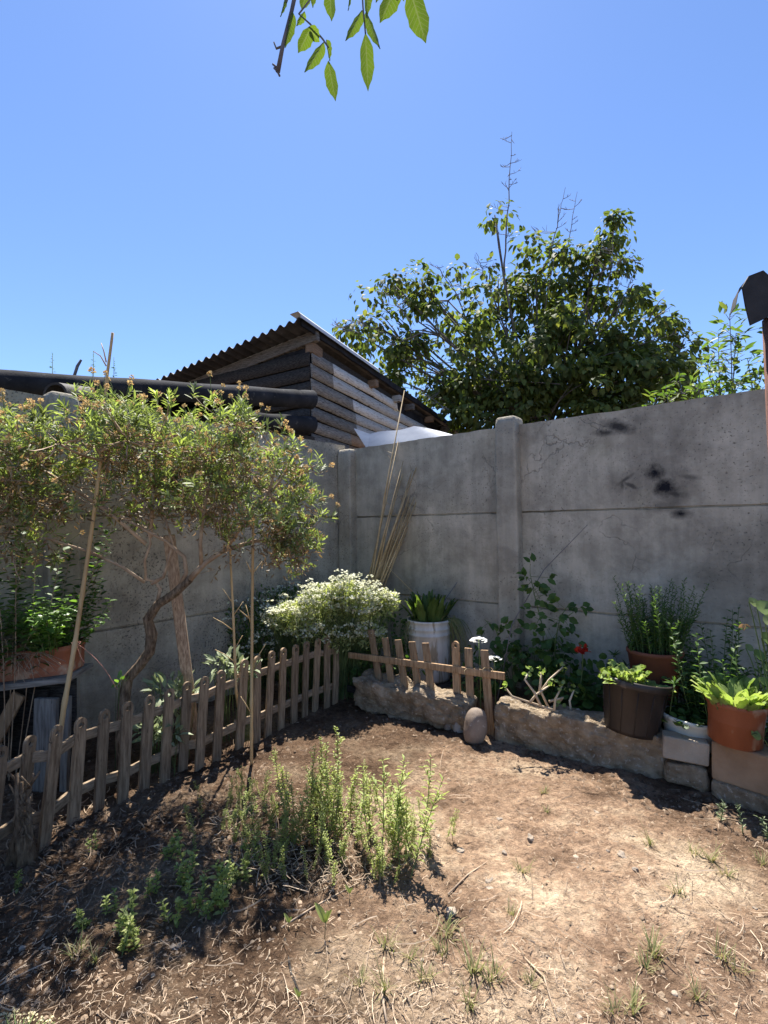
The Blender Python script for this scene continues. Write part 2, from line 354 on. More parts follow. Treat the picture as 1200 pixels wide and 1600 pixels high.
# concrete with stains, pits and (right wall) soot
def concrete(name, pits, soot=None, tone=1.0):
    m, t, b, out = newmat(name); v = mapping(t)
    base = ramp(t, noise(t, v, 2.2, 8, .65, .3), [(.28, (.17 * tone, .152 * tone, .12 * tone)), (.5, (.27 * tone, .242 * tone, .19 * tone)), (.75, (.37 * tone, .332 * tone, .262 * tone))])
    streak = ramp(t, noise(t, mapping(t, (9, 9, .55)), 1.6, 6, .6), [(.38, (.66, .66, .66)), (.62, (1.12, 1.11, 1.1))])
    col = mix(t, .38, base, streak, 'MULTIPLY')
    blotch = ramp(t, noise(t, mapping(t, (1, 1, 1), (5, 2, 1)), 4.5, 7, .7), [(.42, (.58, .58, .57)), (.56, (1.05, 1.05, 1.05))])
    col = mix(t, .5, col, blotch, 'MULTIPLY')
    yel = ramp(t, noise(t, mapping(t, (1.4, 1.4, .8), (3, 7, 2)), 1.7, 5), [(.6, (0, 0, 0)), (.78, (1, 1, 1))])
    col = mix(t, math_(t, 'MULTIPLY', yel, .4), col, (.25, .22, .12))
    pit = ramp(t, noise(t, v, 75, 2, .5), [(pits, (0, 0, 0)), (pits + .06, (1, 1, 1))])
    area = ramp(t, noise(t, mapping(t, (1, 1, 1), (1, 9, 4)), 2.6, 4), [(.4, (.1, .1, .1)), (.6, (1, 1, 1))])
    pm = math_(t, 'MULTIPLY', pit, area)
    col = mix(t, math_(t, 'MULTIPLY', pm, .65), col, (.06, .055, .05))
    crack = t.nodes.new('ShaderNodeTexVoronoi'); crack.feature = 'DISTANCE_TO_EDGE'; crack.inputs['Scale'].default_value = 1.9
    dv = t.nodes.new('ShaderNodeVectorMath'); dv.operation = 'ADD'
    nn = t.nodes.new('ShaderNodeTexNoise'); nn.inputs['Scale'].default_value = 5; nn.inputs['Detail'].default_value = 6
    sc = t.nodes.new('ShaderNodeVectorMath'); sc.operation = 'SCALE'; sc.inputs[3].default_value = .32
    t.links.new(v, nn.inputs['Vector']); t.links.new(nn.outputs['Color'], sc.inputs[0]); t.links.new(v, dv.inputs[0]); t.links.new(sc.outputs[0], dv.inputs[1]); t.links.new(dv.outputs[0], crack.inputs['Vector'])
    cr = ramp(t, crack.outputs['Distance'], [(.0, (1, 1, 1)), (.006, (0, 0, 0))])
    crm = math_(t, 'MULTIPLY', cr, ramp(t, noise(t, mapping(t, (1, 1, 1), (2, 3, 8)), 1.8, 3), [(.52, (0, 0, 0)), (.6, (1, 1, 1))]))
    col = mix(t, math_(t, 'MULTIPLY', crm, .5), col, (.05, .047, .045))
    if soot:
        sep = t.nodes.new('ShaderNodeSeparateXYZ'); t.links.new(v, sep.inputs[0])
        n1 = math_(t, 'MULTIPLY', math_(t, 'SUBTRACT', noise(t, v, 13, 7, .7), .5), 1.7)
        tot = None
        for (u, z, ru, rz_, rot, k) in soot:
            dx = math_(t, 'SUBTRACT', sep.outputs[0], u); dz = math_(t, 'SUBTRACT', sep.outputs[2], z)
            c, s = math.cos(rot), math.sin(rot)
            a = math_(t, 'DIVIDE', math_(t, 'ADD', math_(t, 'MULTIPLY', dx, c), math_(t, 'MULTIPLY', dz, s)), ru)
            bb = math_(t, 'DIVIDE', math_(t, 'SUBTRACT', math_(t, 'MULTIPLY', dz, c), math_(t, 'MULTIPLY', dx, s)), rz_)
            d = math_(t, 'ADD', math_(t, 'SQRT', math_(t, 'ADD', math_(t, 'MULTIPLY', a, a), math_(t, 'MULTIPLY', bb, bb))), n1)
            f = math_(t, 'MULTIPLY', math_(t, 'SUBTRACT', 1.25, d, clamp=True), k)
            tot = f if tot is None else math_(t, 'MAXIMUM', tot, f)
        col = mix(t, tot, col, (.018, .018, .022))
    t.links.new(col, b.inputs['Base Color']); b.inputs['Roughness'].default_value = .95; b.inputs['Specular IOR Level'].default_value = .15
    h = math_(t, 'SUBTRACT', noise(t, v, 40, 6, .65), math_(t, 'MULTIPLY', pm, .8)); h = math_(t, 'SUBTRACT', h, crm)
    bump(t, b, h, .6, .008)
    return m

# ------------------------------------------------------------------ plan geometry of the yard
C0 = Vector((-.354, 4.62, 0)); DR = Vector((.778, -.629, 0)).normalized(); DL = Vector((-.628, -.778, 0)).normalized()
NR = Vector((-DR.y * -1, -DR.x, 0)); NR = Vector((-.629, -.778, 0)).normalized(); NL = Vector((.778, -.628, 0)).normalized()
def on_right(px, py):
    d = ray(px, py); k = (C0 - Vector((0, 0, H))).dot(NR) / d.dot(NR); p = Vector((0, 0, H)) + d * k
    return (p - C0).dot(DR), p.z
def on_left(px, py):
    d = ray(px, py); k = (C0 - Vector((0, 0, H))).dot(NL) / d.dot(NL); p = Vector((0, 0, H)) + d * k
    return (p - C0).dot(DL), p.z
def sstep(a, b, x):
    q = np.clip((x - a) / (b - a), 0, 1); return q * q * (3 - 2 * q)
def ground_h(x, y):
    x = np.asarray(x, float); y = np.asarray(y, float)
    dist = (x - C0.x) * NR.x + (y - C0.y) * NR.y; t = (x - C0.x) * DR.x + (y - C0.y) * DR.y
    bed = sstep(.60, .50, dist) * sstep(.75, 1.5, t) * .13
    dl = (x - C0.x) * NL.x + (y - C0.y) * NL.y
    lb = sstep(.75, .3, dl) * .05
    near = sstep(9, 5, np.hypot(x, y))
    return bed + lb * near
# ground sheet
def axis(a, b, step, far):
    core = np.arange(a, b + 1e-6, step); o = []; d = step
    while (o[-1] if o else 0) < far: d *= 1.28; o.append((o[-1] if o else 0) + d)
    o = np.array(o); return np.concatenate([(a - o)[::-1], core, b + o])
xs = axis(-2.3, 2.3, .011, 900); ys = axis(1.0, 4.3, .011, 900)
X, Y = np.meshgrid(xs, ys, indexing='ij'); pts = np.stack([X.ravel(), Y.ravel(), np.zeros(X.size)], 1)
fade = sstep(6, 4, np.hypot(pts[:, 0], pts[:, 1]))
z = ground_h(pts[:, 0], pts[:, 1]) + fade * (fbm(pts * 2.2, 3, 3) * .022 + fbm(pts * 9, 3, 9) * .010 + np.maximum(0, fbm(pts * 24, 3, 21)) * .016 + fbm(pts * 50, 2, 31) * .009)
pts[:, 2] = z - .004
def GZ(x, y):
    p = np.array([[x, y, 0.]])
    return float(ground_h(x, y) + fbm(p * 2.2, 3, 3)[0] * .022 - .006)
def GP(px, py):
    g = G(px, py, 0)
    for _ in range(3): g = G(px, py, GZ(g.x, g.y))
    return g
gm, t, b, out = newmat('dirt'); v = mapping(t)
damp = noise(t, v, 1.5, 5, .6, .4)
dry = ramp(t, noise(t, mapping(t, (1, 1, 1), (4, 1, 0)), 2.3, 8, .68), [(.36, (.125, .08, .054)), (.5, (.315, .215, .148)), (.68, (.59, .468, .338))])
fine = ramp(t, noise(t, v, 38, 6, .75), [(.34, (.5, .47, .44)), (.5, (1.0, 1.0, .99)), (.66, (1.4, 1.38, 1.34))])
col = mix(t, .9, dry, fine, 'MULTIPLY')
# the middle of the yard is paler, darkening outwards to the edges
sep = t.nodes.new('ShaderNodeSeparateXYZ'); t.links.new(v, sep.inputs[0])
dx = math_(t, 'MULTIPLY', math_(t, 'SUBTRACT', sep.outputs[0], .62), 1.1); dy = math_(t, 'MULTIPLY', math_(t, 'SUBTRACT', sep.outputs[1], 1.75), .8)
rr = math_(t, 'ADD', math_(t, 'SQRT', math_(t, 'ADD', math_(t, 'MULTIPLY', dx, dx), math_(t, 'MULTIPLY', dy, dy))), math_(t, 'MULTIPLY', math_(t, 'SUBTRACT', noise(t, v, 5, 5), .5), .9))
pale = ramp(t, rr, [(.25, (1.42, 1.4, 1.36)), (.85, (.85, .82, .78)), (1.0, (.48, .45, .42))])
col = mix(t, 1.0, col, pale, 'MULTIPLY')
grit = ramp(t, noise(t, v, 150, 2), [(.66, (0, 0, 0)), (.72, (1, 1, 1))]); col = mix(t, math_(t, 'MULTIPLY', grit, .5), col, (.5, .42, .33))
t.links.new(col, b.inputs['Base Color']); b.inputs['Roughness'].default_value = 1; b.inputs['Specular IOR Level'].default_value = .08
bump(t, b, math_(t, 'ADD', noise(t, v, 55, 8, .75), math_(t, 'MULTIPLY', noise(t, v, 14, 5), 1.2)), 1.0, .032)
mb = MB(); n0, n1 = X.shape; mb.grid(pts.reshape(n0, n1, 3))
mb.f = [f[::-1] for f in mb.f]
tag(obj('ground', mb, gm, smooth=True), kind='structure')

# ------------------------------------------------------------------ concrete panel walls
soot = []
for (px, py, rx, ry, rot, k) in [(968, 667, 22, 7, -.35, .9), (945, 676, 14, 4, -.1, .8), (1000, 657, 12, 9, 0, .35), (1024, 738, 15, 12, -.3, 1), (1040, 762, 17, 14, .2, 1), (1048, 770, 22, 5, -.3, .8), (1064, 803, 12, 6, .1, 1), (990, 752, 34, 22, 0, .32), (1050, 780, 18, 13, 0, .5), (976, 750, 14, 3, .6, .75), (984, 758, 14, 3, -.5, .75), (972, 757, 10, 3, 1.6, .7), (1040, 700, 46, 36, 0, .3), (1030, 735, 40, 40, 0, .45), (1015, 690, 20, 26, .4, .3), (1075, 745, 16, 4, -.2, .6), (1036, 790, 22, 8, 0, .5), (1160, 900, 130, 60, 0, .28)]:
    u, zz = on_right(px, py); u2, _ = on_right(px + rx, py); _, z2 = on_right(px, py - ry)
    soot.append((u, zz, abs(u2 - u) * 1.5, abs(z2 - zz) * 1.5, rot, k))
MCR = concrete('stained_concrete', .63, soot, 1.8); MCL = concrete('pitted_concrete', .57, None, 1.6)
MCP = concrete('post_concrete', .62, None, 1.55)
def panel(x0, x1, z0, z1, y0, y1, seed, tongue=False):
    """slab with a slightly uneven face and a chipped upper edge"""
    m = MB(); nx = max(6, int((x1 - x0) / .05)); nz = max(4, int((z1 - z0) / .05))
    def face(y, sgn):
        A = np.zeros((nx + 1, nz + 1, 3))
        for i in range(nx + 1):
            for j in range(nz + 1): A[i, j] = (x0 + (x1 - x0) * i / nx, y, z0 + (z1 - z0) * j / nz)
        f = A.reshape(-1, 3); f[:, 1] += fbm(f * 2.5 + seed, 3, seed) * .006
        e = (f[:, 2] > z1 - 1e-4); f[e, 2] += (fbm(f[e] * np.array([14, 1, 1]) + seed, 3, seed)) * .007
        e2 = (f[:, 2] < z0 + 1e-4); f[e2, 2] += .004 + .003 * fbm(f[e2] * 9, 2, seed)
        return f.reshape(A.shape)
    a = face(y0, 1); bq = face(y1, -1)
    m.grid(a); m.grid(bq[::-1])
    m.grid(np.stack([a[:, -1], bq[:, -1]], 1)); m.grid(np.stack([bq[:, 0], a[:, 0]], 1))
    m.grid(np.stack([bq[0], a[0]], 0)); m.grid(np.stack([a[-1], bq[-1]], 0))
    if tongue: m.box(((x0 + x1) / 2, (y0 + y1) / 2, z1 + .012), (x1 - x0 - .02, .02, .05))
    return m
def wall(name, label, rz, root_loc, posts, tops, seams, front, mat, pmat, pw=.16, xend=None):
    r = thing(name, label, 'wall', root_loc, rz)
    s = front
    for i in range(len(posts) - 1):
        for j in range(len(seams) - 1):
            z1 = seams[j] - (.004 if j else 0); z0 = seams[j + 1]
            y0, y1 = (0, .05) if s < 0 else (-.05, 0)
            obj('panel', panel(posts[i] + .03, posts[i + 1] - .03, z0 + .006, z1, y0, y1, i * 7 + j * 3 + int(abs(rz) * 10), j > 0), mat, r, local=True, smooth=False)
    for i, (x, tz) in enumerate(zip(posts, tops)):
        if tz is None: continue
        m = MB(); rock(m, (x, s * .0, tz / 2 - .1), (pw, .17, tz + .2), 0, 14, .02, 16, i + 3, 7)
        o = obj('post', m, pmat, r, local=True, smooth=True); weld(o)
    return r
aR = math.atan2(DR.y, DR.x); aL = math.atan2(DL.y, DL.x)
wall('concrete_wall', 'grey concrete panel wall on the right with black soot marks and a capped post', aR, C0, [0.06, 1.63, 3.3, 5.0], [1.945, 2.01, 2.0, 2.0], [1.95, 1.325, .665, -.06], -1, MCR, MCP)
wall('concrete_wall', 'pitted grey concrete panel wall on the left behind the pruned shrub', aL, C0 + DR * -.02, [-.06, 2.32, 4.4], [None, 2.02, 2.02], [2.0, 1.33, .65, -.06], 1, MCL, MCP)

# ------------------------------------------------------------------ shed beyond the left wall
def lerp(a, b, t): return a + (b - a) * t
Pk = P(470, 497, 5.7); Lf = P(236, 598, 7.0); Rt = P(727, 677, 11.5)
va = (Rt - Pk); vb = (Lf - Pk); vah = Vector((va.x, va.y, 0)).normalized(); vbh = Vector((vb.x, vb.y, 0)).normalized()
shed = thing('wooden_shed', 'old plank shed with corrugated roof and peeling white boards behind the wall corner', 'shed', (Pk.x, Pk.y, 0))
# roof sheet, ridges running down along va, waves across vb
mb = MB(); nu = 24 * 8; A = np.zeros((nu + 1, 7, 3)); B2 = np.zeros_like(A)
for i in range(nu + 1):
    for j in range(7):
        p = Pk + vb * (i / nu * 1.25) + va * (j / 6)
        wv = .024 * math.sin(2 * PI * i / 8)
        A[i, j] = (p.x, p.y, p.z + wv + .01 * math.sin(j * 2 + i * .02)); B2[i, j] = A[i, j] - np.array((0, 0, .006))
mb.grid(A); mb.grid(B2[::-1]); mb.grid(np.stack([B2[:, 0], A[:, 0]], 1)); mb.grid(np.stack([A[0], B2[0]], 0))
roof_ = obj('roof', mb, M['roofdark'], shed, smooth=True)
mb = MB()   # bent flashing along the rake
q = [Pk + Vector((0, 0, .03)) - vbh * .02, Pk + Vector((0, 0, .035)) + vbh * .10]
A = np.array([[tuple(p + va * t_ + Vector((0, 0, dz))) for p, dz in ((q[1], .0), (q[0], .012), (q[0] - vbh * .03, -.02), (q[0] - vbh * .034, -.06))] for t_ in np.linspace(-.012, .30, 8)])
mb.grid(A); mb.grid(A[:, ::-1] - np.array((0, 0, .004)))
obj('ridge_flashing', mb, M['galv'], roof_)
mb = MB()
A = np.array([[tuple(Pk + va * t_ - vbh * .012 + Vector((0, 0, dz + .008 * math.sin(t_ * 60)))) for dz in (.0, -.09)] for t_ in np.linspace(0, 1, 30)])
mb.grid(A); mb.grid(A[:, ::-1] + np.array(tuple(vbh * .02)))
obj('rake_board', mb, M['tar'], roof_)
# fascia beam below the eave and beam/rafter ends
def beam(a, b_, h, wd, matname, name, parent):
    d = (b_ - a); L = d.length; d.normalize(); up = Vector((0, 0, 1)); y = up.cross(d).normalized(); zz = d.cross(y)
    R = Matrix((d, y, zz)).transposed(); m = MB(); m.box((a + b_) / 2, (L, wd, h), R)
    return obj(name, m, M[matname], parent, bevel=.004)
e0 = Pk + vah * .32 + Vector((0, 0, -.10))
beam(e0 - vbh * .02, e0 + vb * .98, .13, .07, 'greyboard', 'eave_beam', shed)
beam(Pk + vah * .55 + vbh * .12 + Vector((0, 0, -.24)), Pk + vah * .30 + vbh * .10 + Vector((0, 0, -.22)), .14, .10, 'brownboard', 'beam_end', shed)
# corner of the walls
E = P(485, 600, 6.0); E.z = 0
zt = (Pk.z - .12)
def plankwall(origin, dirv, nrmv, z_top, rows, length, slope, matf, name, seed):
    rnd = random.Random(seed); z = z_top
    for k in range(rows):
        h = .152 + rnd.uniform(-.014, .014)
        for (s0, s1, mm) in matf(k, length):
            m = MB(); n = 10; A = []
            for i in range(n + 1):
                s = lerp(s0, s1, i / n); wob = .005 * math.sin(s * 2.1 + k) + .002 * math.sin(s * 5.3 + k * 2)
                zt_ = z - slope * s + wob; zb = zt_ - h * (1 + .03 * math.sin(s * 3 + k))
                o0 = origin + dirv * s
                A.append([tuple(o0 + nrmv * f_ + Vector((0, 0, q_))) for f_, q_ in ((.0, zt_), (.012, zt_), (.030, zb), (.010, zb - .0))])
            A = np.array(A); m.grid(A); m.grid(A[:, [3, 0]]); m.add(A[0], [(0, 1, 2, 3)]); m.add(A[-1], [(3, 2, 1, 0)])
            obj(name, m, M[mm], shed)
        z -= h * 1.09
slope_r = .0
dR_ = vah; nR_ = -vbh
rnd = random.Random(3)
for o_, d_, n_, L_ in ((E, vah, -vbh, 5.6), (E, vbh, -vah, 2.6)):
    m = MB(); A = np.array([[tuple(o_ + d_ * s_ - n_ * .03 + Vector((0, 0, z_))) for z_ in (.2, zt - .1 - .02 * s_)] for s_ in (.03, L_)]); m.grid(A); m.grid(A[:, ::-1] - np.array(tuple(n_ * .02))); obj('wall_backing', m, M['tar'], shed)
def right_boards(k, L):
    j = .95 + .06 * math.sin(k * 5)
    lim = max(.5, min(L, (k + 1.4) * 1.4 if k < 2 else L))
    if k == 0: return [(0.02, .5, 'greyboard'), (.504, 2.5, 'whiteboard')]
    if k <= 4: return [(.0, j * (1.1 if k > 1 else .55), 'greyboard'), (j * (1.1 if k > 1 else .55) + .004, L, 'whiteboard')]
    if k <= 8: return [(.0, j, 'greyboard'), (j + .004, L, 'brownboard')]
    return [(0, L, 'greyboard')]
plankwall(E, dR_, nR_, zt - .16, 12, 5.6, .03, right_boards, 'wall_board', 1)
plankwall(E, vbh, -vah, zt - .17, 12, 2.6, .02, lambda k, L: [(.0, L, 'darkwood')], 'side_board', 2)
beam(E + Vector((0, 0, .2)) + vbh * .045 + vah * .045, E + Vector((0, 0, zt - .2)) + vbh * .045 + vah * .045, .08, .08, 'darkwood', 'corner_post', shed)
# upper wall strip that follows the sloping rake, with rafter ends poking out
m = MB(); A = np.array([[tuple(E + vah * s - nR_ * .01 + Vector((0, 0, zz))) for zz in (zt - .15 - .03 * s, zt - .05 - .045 * s)] for s in np.linspace(.05, 5.6, 16)])
m.grid(A); m.grid(A[:, ::-1] - np.array(tuple(nR_ * .02)))
obj('gable_board', m, M['darkwood'], shed)
for s, mm in ((1.55, 'brownboard'), (2.4, 'whiteboard'), (2.95, 'greyboard'), (3.9, 'brownboard'), (4.8, 'greyboard')):
    a = E + vah * s + Vector((0, 0, zt - .12 - .04 * s)); beam(a - nR_ * .3, a + nR_ * .13, .1, .09, mm, 'rafter_end', shed)

# lower dark sheet roof just beyond the left wall
lt = thing('lean_to_roof', 'low roof of long black tarred sheets behind the left wall below the shed eave', 'roof', tuple(P(240, 610, 3.9).xy) + (0,))
a0 = P(-60, 592, 2.80); b0 = P(486, 625, 5.35); d = b0 - a0; nrm_ = Vector((-d.y, d.x, 0)).normalized()
def ribs(a0, b0, w_, per, amp, rise, name, taper=1):
    mb = MB(); nn = 60; A = np.zeros((9, nn + 1, 3)); B2 = A.copy()
    for i in range(9):
        for j in range(nn + 1):
            s = j / nn * w_; p = a0.lerp(b0, i / 8) + nrm_ * s
            p.z += rise * s + amp * (math.sin(2 * PI * s / per - PI / 2)) + .012 * math.sin(i * 1.9)
            A[i, j] = p; B2[i, j] = A[i, j] - np.array((0, 0, .008))
    mb.grid(A); mb.grid(B2[::-1]); mb.grid(np.stack([B2[:, 0], A[:, 0]], 1)); mb.grid(np.stack([B2[-1], A[-1]], 0)); 
    obj(name, mb, M['tar'], lt, smooth=True)
ribs(a0 + nrm_ * .12, b0 + nrm_ * .12, 1.0, .36, .02, .03, 'tarred_sheet')
def half_pipe(a_, b_, r0, r1, name, drop=0.0):
    mb = MB(); A = np.zeros((13, 15, 3)); B2 = A.copy()
    for i in range(13):
        c = a_.lerp(b_, i / 12); rr = lerp(r0, r1, i / 12)
        for j, an in enumerate(np.linspace(math.radians(262), math.radians(60), 15)):
            k = rr * (1 + .05 * math.sin(i * 1.7 + j * .6)); p = c + nrm_ * (k * math.cos(an)) + Vector((0, 0, k * math.sin(an))); A[i, j] = p; B2[i, j] = c + nrm_ * ((k - .008) * math.cos(an)) + Vector((0, 0, (k - .008) * math.sin(an)))
    mb.grid(A); mb.grid(B2[:, ::-1]); mb.grid(np.stack([B2[0], A[0]], 0)); mb.grid(np.stack([A[-1], B2[-1]], 0)); mb.grid(np.stack([A[:, 0], B2[:, 0]], 1)); mb.grid(np.stack([B2[:, -1], A[:, -1]], 1))
    obj(name, mb, M['tar'], lt, smooth=True)
half_pipe(a0, b0, .065, .10, 'edge_sheet')
half_pipe(P(330, 652, 4.35), P(487, 664, 5.45), .07, .09, 'edge_sheet')
a1 = P(330, 655, 4.3); b1 = P(487, 668, 5.5)
ribs(a1, b1, .8, .4, .06, .25, 'lower_sheet')
beam(P(300, 662, 4.35), P(488, 690, 5.6), .10, .08, 'darkwood', 'support_rail', lt)
m = MB()
A = np.array([[tuple(P(x, 600, Yd) * 1) [:2] + (zz,) for zz in (.6, 2.45)] for x, Yd in ((120, 4.1), (300, 5.0), (484, 6.3))]); m.grid(A); m.grid(A[:, ::-1] + np.array((.0, .05, 0)))
obj('back_boarding', m, M['darkwood'], lt)
# ridge tile on the left wall post
t_, zz_ = on_left(105, 610)
cb = C0 + DL * 2.32; rt_ = thing('ridge_tile', 'curved dark tile capping the left wall post under the black roof', 'tile', (cb.x, cb.y, 2.02))
m = MB(); A = []
ax0 = P(86, 612, 2.86); ax1 = P(134, 618, 3.12); dd = (ax1 - ax0).normalized(); sidev = Vector((dd.y, -dd.x, 0)).normalized()
for i in range(6):
    c = ax0.lerp(ax1, i / 5)
    A.append([tuple(c + sidev * (.075 * math.cos(a)) + Vector((0, 0, .075 * math.sin(a) - .02))) for a in np.linspace(-.5, PI + .5, 15)])
A = np.array(A); m.grid(A)
A2 = A.copy(); 
for i in range(6): 
    c = np.array(tuple(ax0.lerp(ax1, i / 5) + Vector((0, 0, -.02)))); A2[i] = c + (A[i] - c) * .82
m.grid(A2[:, ::-1]); m.grid(np.stack([A2[0], A[0]], 0)); m.grid(np.stack([A[-1], A2[-1]], 0)); m.grid(np.stack([A[:, 0], A2[:, 0]], 1)); m.grid(np.stack([A2[:, -1], A[:, -1]], 1))
obj('tile', m, M['tin'], rt_, smooth=False)

# white metal sheet lying on the wall top
A_, B_, C_, D_, E_ = P(553, 669, 4.76), P(578, 678, 4.75), P(650, 666, 4.46), P(712, 681, 4.18), P(574, 702, 4.70)
m = MB(); V = [A_, B_, C_, D_, E_]
q = [E_.lerp(A_, .5) + Vector((-.01, 0, .01))]
rows = []
for s in np.linspace(0, 1, 14):
    lo = E_.lerp(P(716, 683, 4.1), s); hi = B_.lerp(C_, min(1, s * 1.25)) if s < .8 else C_.lerp(D_, (s - .8) / .2)
    rows.append([tuple(lo.lerp(hi, u) + Vector((0, 0, .008 * math.sin(s * 9) * u))) for u in np.linspace(0, 1, 5)])
rows = np.array(rows); m.grid(rows); m.grid(rows[:, ::-1] + np.array((0, .006, -.004)))
fl = np.array([[tuple(E_.lerp(A_, u)) for u in np.linspace(0, 1, 5)], [tuple(E_.lerp(B_, u)) for u in np.linspace(0, 1, 5)]]); m.grid(fl); m.grid(fl[::-1] + np.array((0, .006, -.004)))
sh = obj('metal_sheet', m, M['galv']); tag(sh, 'bent white metal sheet resting on top of the wall beside the shed', 'metal sheet')

# ------------------------------------------------------------------ trees beyond the wall
def branch_tree(mb, start, blobs, trunk_r, n_tw, rnd):
    """limbs from the trunk top to the crown masses"""
    for c, r in blobs:
        c = Vector(c); mid = (start + c) / 2 + Vector((rnd.uniform(-.3, .3), rnd.uniform(-.3, .3), rnd.uniform(0, .4)))
        L = bez(start, mid, c, 7); mb.tube(L, [lerp(trunk_r, .012, i / 6) for i in range(7)], 6)
        for k in range(n_tw if r[0] > .25 else 1):
            dv = Vector(rdir(1)[0]); e = c + Vector((dv.x * r[0], dv.y * r[1], dv.z * r[2])) * rnd.uniform(.7, 1.08)
            s = L[rnd.randint(3, 6)]; mb.tube(bez(s, (s + e) / 2 + Vector((0, 0, rnd.uniform(-.05, .2))), e, 5), [.02, .015, .011, .008, .004], 4, False)
def bare_twig(mb, base, tip, n, rnd, L=.5, r=.012):
    pts = [base.lerp(tip, i / 12) + Vector((rnd.uniform(-.02, .02), rnd.uniform(-.02, .02), 0)) for i in range(13)]
    mb.tube(pts, [lerp(r, .004, i / 12) for i in range(13)], 4, False)
    for k in range(n):
        u = rnd.uniform(.25, .98); s = base.lerp(tip, u); ang = rnd.uniform(0, 2 * PI)
        dv = Vector((math.cos(ang), .4 * math.sin(ang), rnd.uniform(.0, .6))).normalized(); l = L * rnd.uniform(.4, 1) * (1.15 - u * .6)
        e = s + dv * l; mid = s + dv * l * .5 + Vector((0, 0, -.06 * l)); mb.tube([s, mid, e], [.007, .005, .003], 3, False)
        for q in range(3):
            s2 = s.lerp(e, rnd.uniform(.4, .95)); mb.tube([s2, s2 + (dv * .5 + Vector((rnd.uniform(-.6, .6), rnd.uniform(-.3, .3), rnd.uniform(-.1, .8)))) * l * .35], [.005, .0025], 3, False)
rnd = random.Random(5); TD = 9.6
tree = thing('broadleaf_tree', 'large dark green broadleaf tree with bare twigs on top behind the right wall', 'tree', tuple(P(845, 800, TD).xy) + (0,))
tb = [(840, 540, 0, 1.45), (745, 560, .3, 1.25), (925, 520, .1, 1.25), (838, 430, .2, .85), (960, 590, -.2, 1.15), (1030, 570, 0, .65), (715, 620, .5, .85), (650, 500, .2, .55),
      (905, 425, .3, .6), (1035, 485, .1, .42), (585, 508, .3, .34), (545, 515, .3, .17), (612, 441, .2, .17), (588, 470, .2, .12), (962, 345, 0, .16), (935, 385, 0, .3), (985, 455, 0, .3), (773, 336, 0, .11), (632, 560, .4, .42), (1000, 630, -.3, .8), (860, 640, -.2, 1.2), (700, 470, .2, .6), (765, 450, .1, .5), (660, 455, .2, .3), (1065, 545, 0, .3), (935, 650, -.4, .8), (780, 640, .1, .9), (615, 590, .5, .25), (670, 600, .5, .6), (690, 640, .6, .5), (620, 540, .3, .4), (1050, 610, -.2, .5), (1000, 575, 0, .55), (725, 635, .1, .45), (745, 600, .1, .5), (705, 605, .5, .35), (870, 470, .1, .8), (890, 560, 0, 1.0), (800, 600, .1, .8)]
blobs = [(tuple(P(x, y, TD + dy)), (r, r * .95, r * .85)) for x, y, dy, r in tb]
t0 = P(845, 800, TD); t0.z = 0; fork = P(850, 690, TD)
mb = MB(); mb.tube([t0, t0 + Vector((.1, 0, 1.2)), fork], [.2, .16, .13], 10); obj('trunk', mb, M['treebark'], tree, smooth=True)
mb = MB(); branch_tree(mb, fork, blobs, .032, 6, rnd); obj('branches', mb, M['treebark'], tree)
mb = MB()
bare_twig(mb, P(788, 430, TD), P(800, 205, TD), 20, rnd, .42, .022); bare_twig(mb, P(858, 400, TD), P(885, 292, TD), 9, rnd, .45, .014); bare_twig(mb, P(880, 420, TD), P(902, 300, TD), 8, rnd, .3, .012)
for (x, y, x2, y2) in [(720, 470, 682, 415), (640, 500, 600, 450), (600, 520, 545, 500), (930, 430, 985, 400), (960, 500, 1000, 405), (660, 520, 610, 540), (760, 440, 745, 395), (880, 600, 700, 590), (700, 640, 640, 600), (930, 560, 1060, 520), (560, 520, 525, 510), (950, 460, 960, 360)]:
    bare_twig(mb, P(x, y, TD - .7), P(x2, y2, TD - .5), 9, rnd, .35, .010)
obj('bare_twigs', mb, M['greytwig'], tree)
mb = MB()
N = 640; cpos, cdir = rin(blobs, N, .36)          # leafy boughs: a bough is a clump of drooping leaves
keep = (fbm(cpos * 1.1, 2, 44) > -.2) | (cpos[:, 2] < 4.1); cpos, cdir = cpos[keep], cdir[keep]
small = [(tuple(P(x, y, TD + dy)), (r, r * .95, r * .85)) for x, y, dy, r in tb if r < .45]
_r = [rin([b_], 1 if b_[1][0] < .13 else 3 if b_[1][0] < .25 else 4, .7) for b_ in small]; p2 = np.concatenate([a_[0] for a_ in _r]); d2 = np.concatenate([a_[1] for a_ in _r]); cpos = np.concatenate([cpos, p2]); cdir = np.concatenate([cdir, d2])
cpos = cpos + cdir * (RNG.random((len(cpos), 1)) ** 4 * .45); N = len(cpos); crad = RNG.uniform(.12, .36, N); per = (crad / .36 * 44).astype(int) + 6; pos0 = np.repeat(cpos, per, 0); od = np.repeat(cdir, per, 0); rr_ = np.repeat(crad, per); n = len(pos0)
dl_ = rdir(n); pos = pos0 + dl_ * (RNG.random(n) ** .4 * rr_)[:, None] * np.array((1.15, 1.0, .75)) + np.array((0, 0, -.25)) * (rr_ * RNG.random(n))[:, None]
dirs = nrm(od * .35 + dl_ * .9 + rdir(n) * .5 + np.array((0, 0, -.85)))
ups = dl_ * .6 + rdir(n) * .35 + np.array((0, -.15, .8))
dp = np.array(tuple(Pk)); side = (pos[:, 0] - Pk.x) * vah.y - (pos[:, 1] - Pk.y) * vah.x
ok = ~((side < .15) & (pos[:, 2] < 3.78)); ok &= pos[:, 2] > 1.2
scatter(mb, lance(.66, .26, .05), pos[ok], dirs[ok], ups[ok], RNG.uniform(.08, .165, n)[ok])
obj('crown', mb, M['treeleaf'], tree)

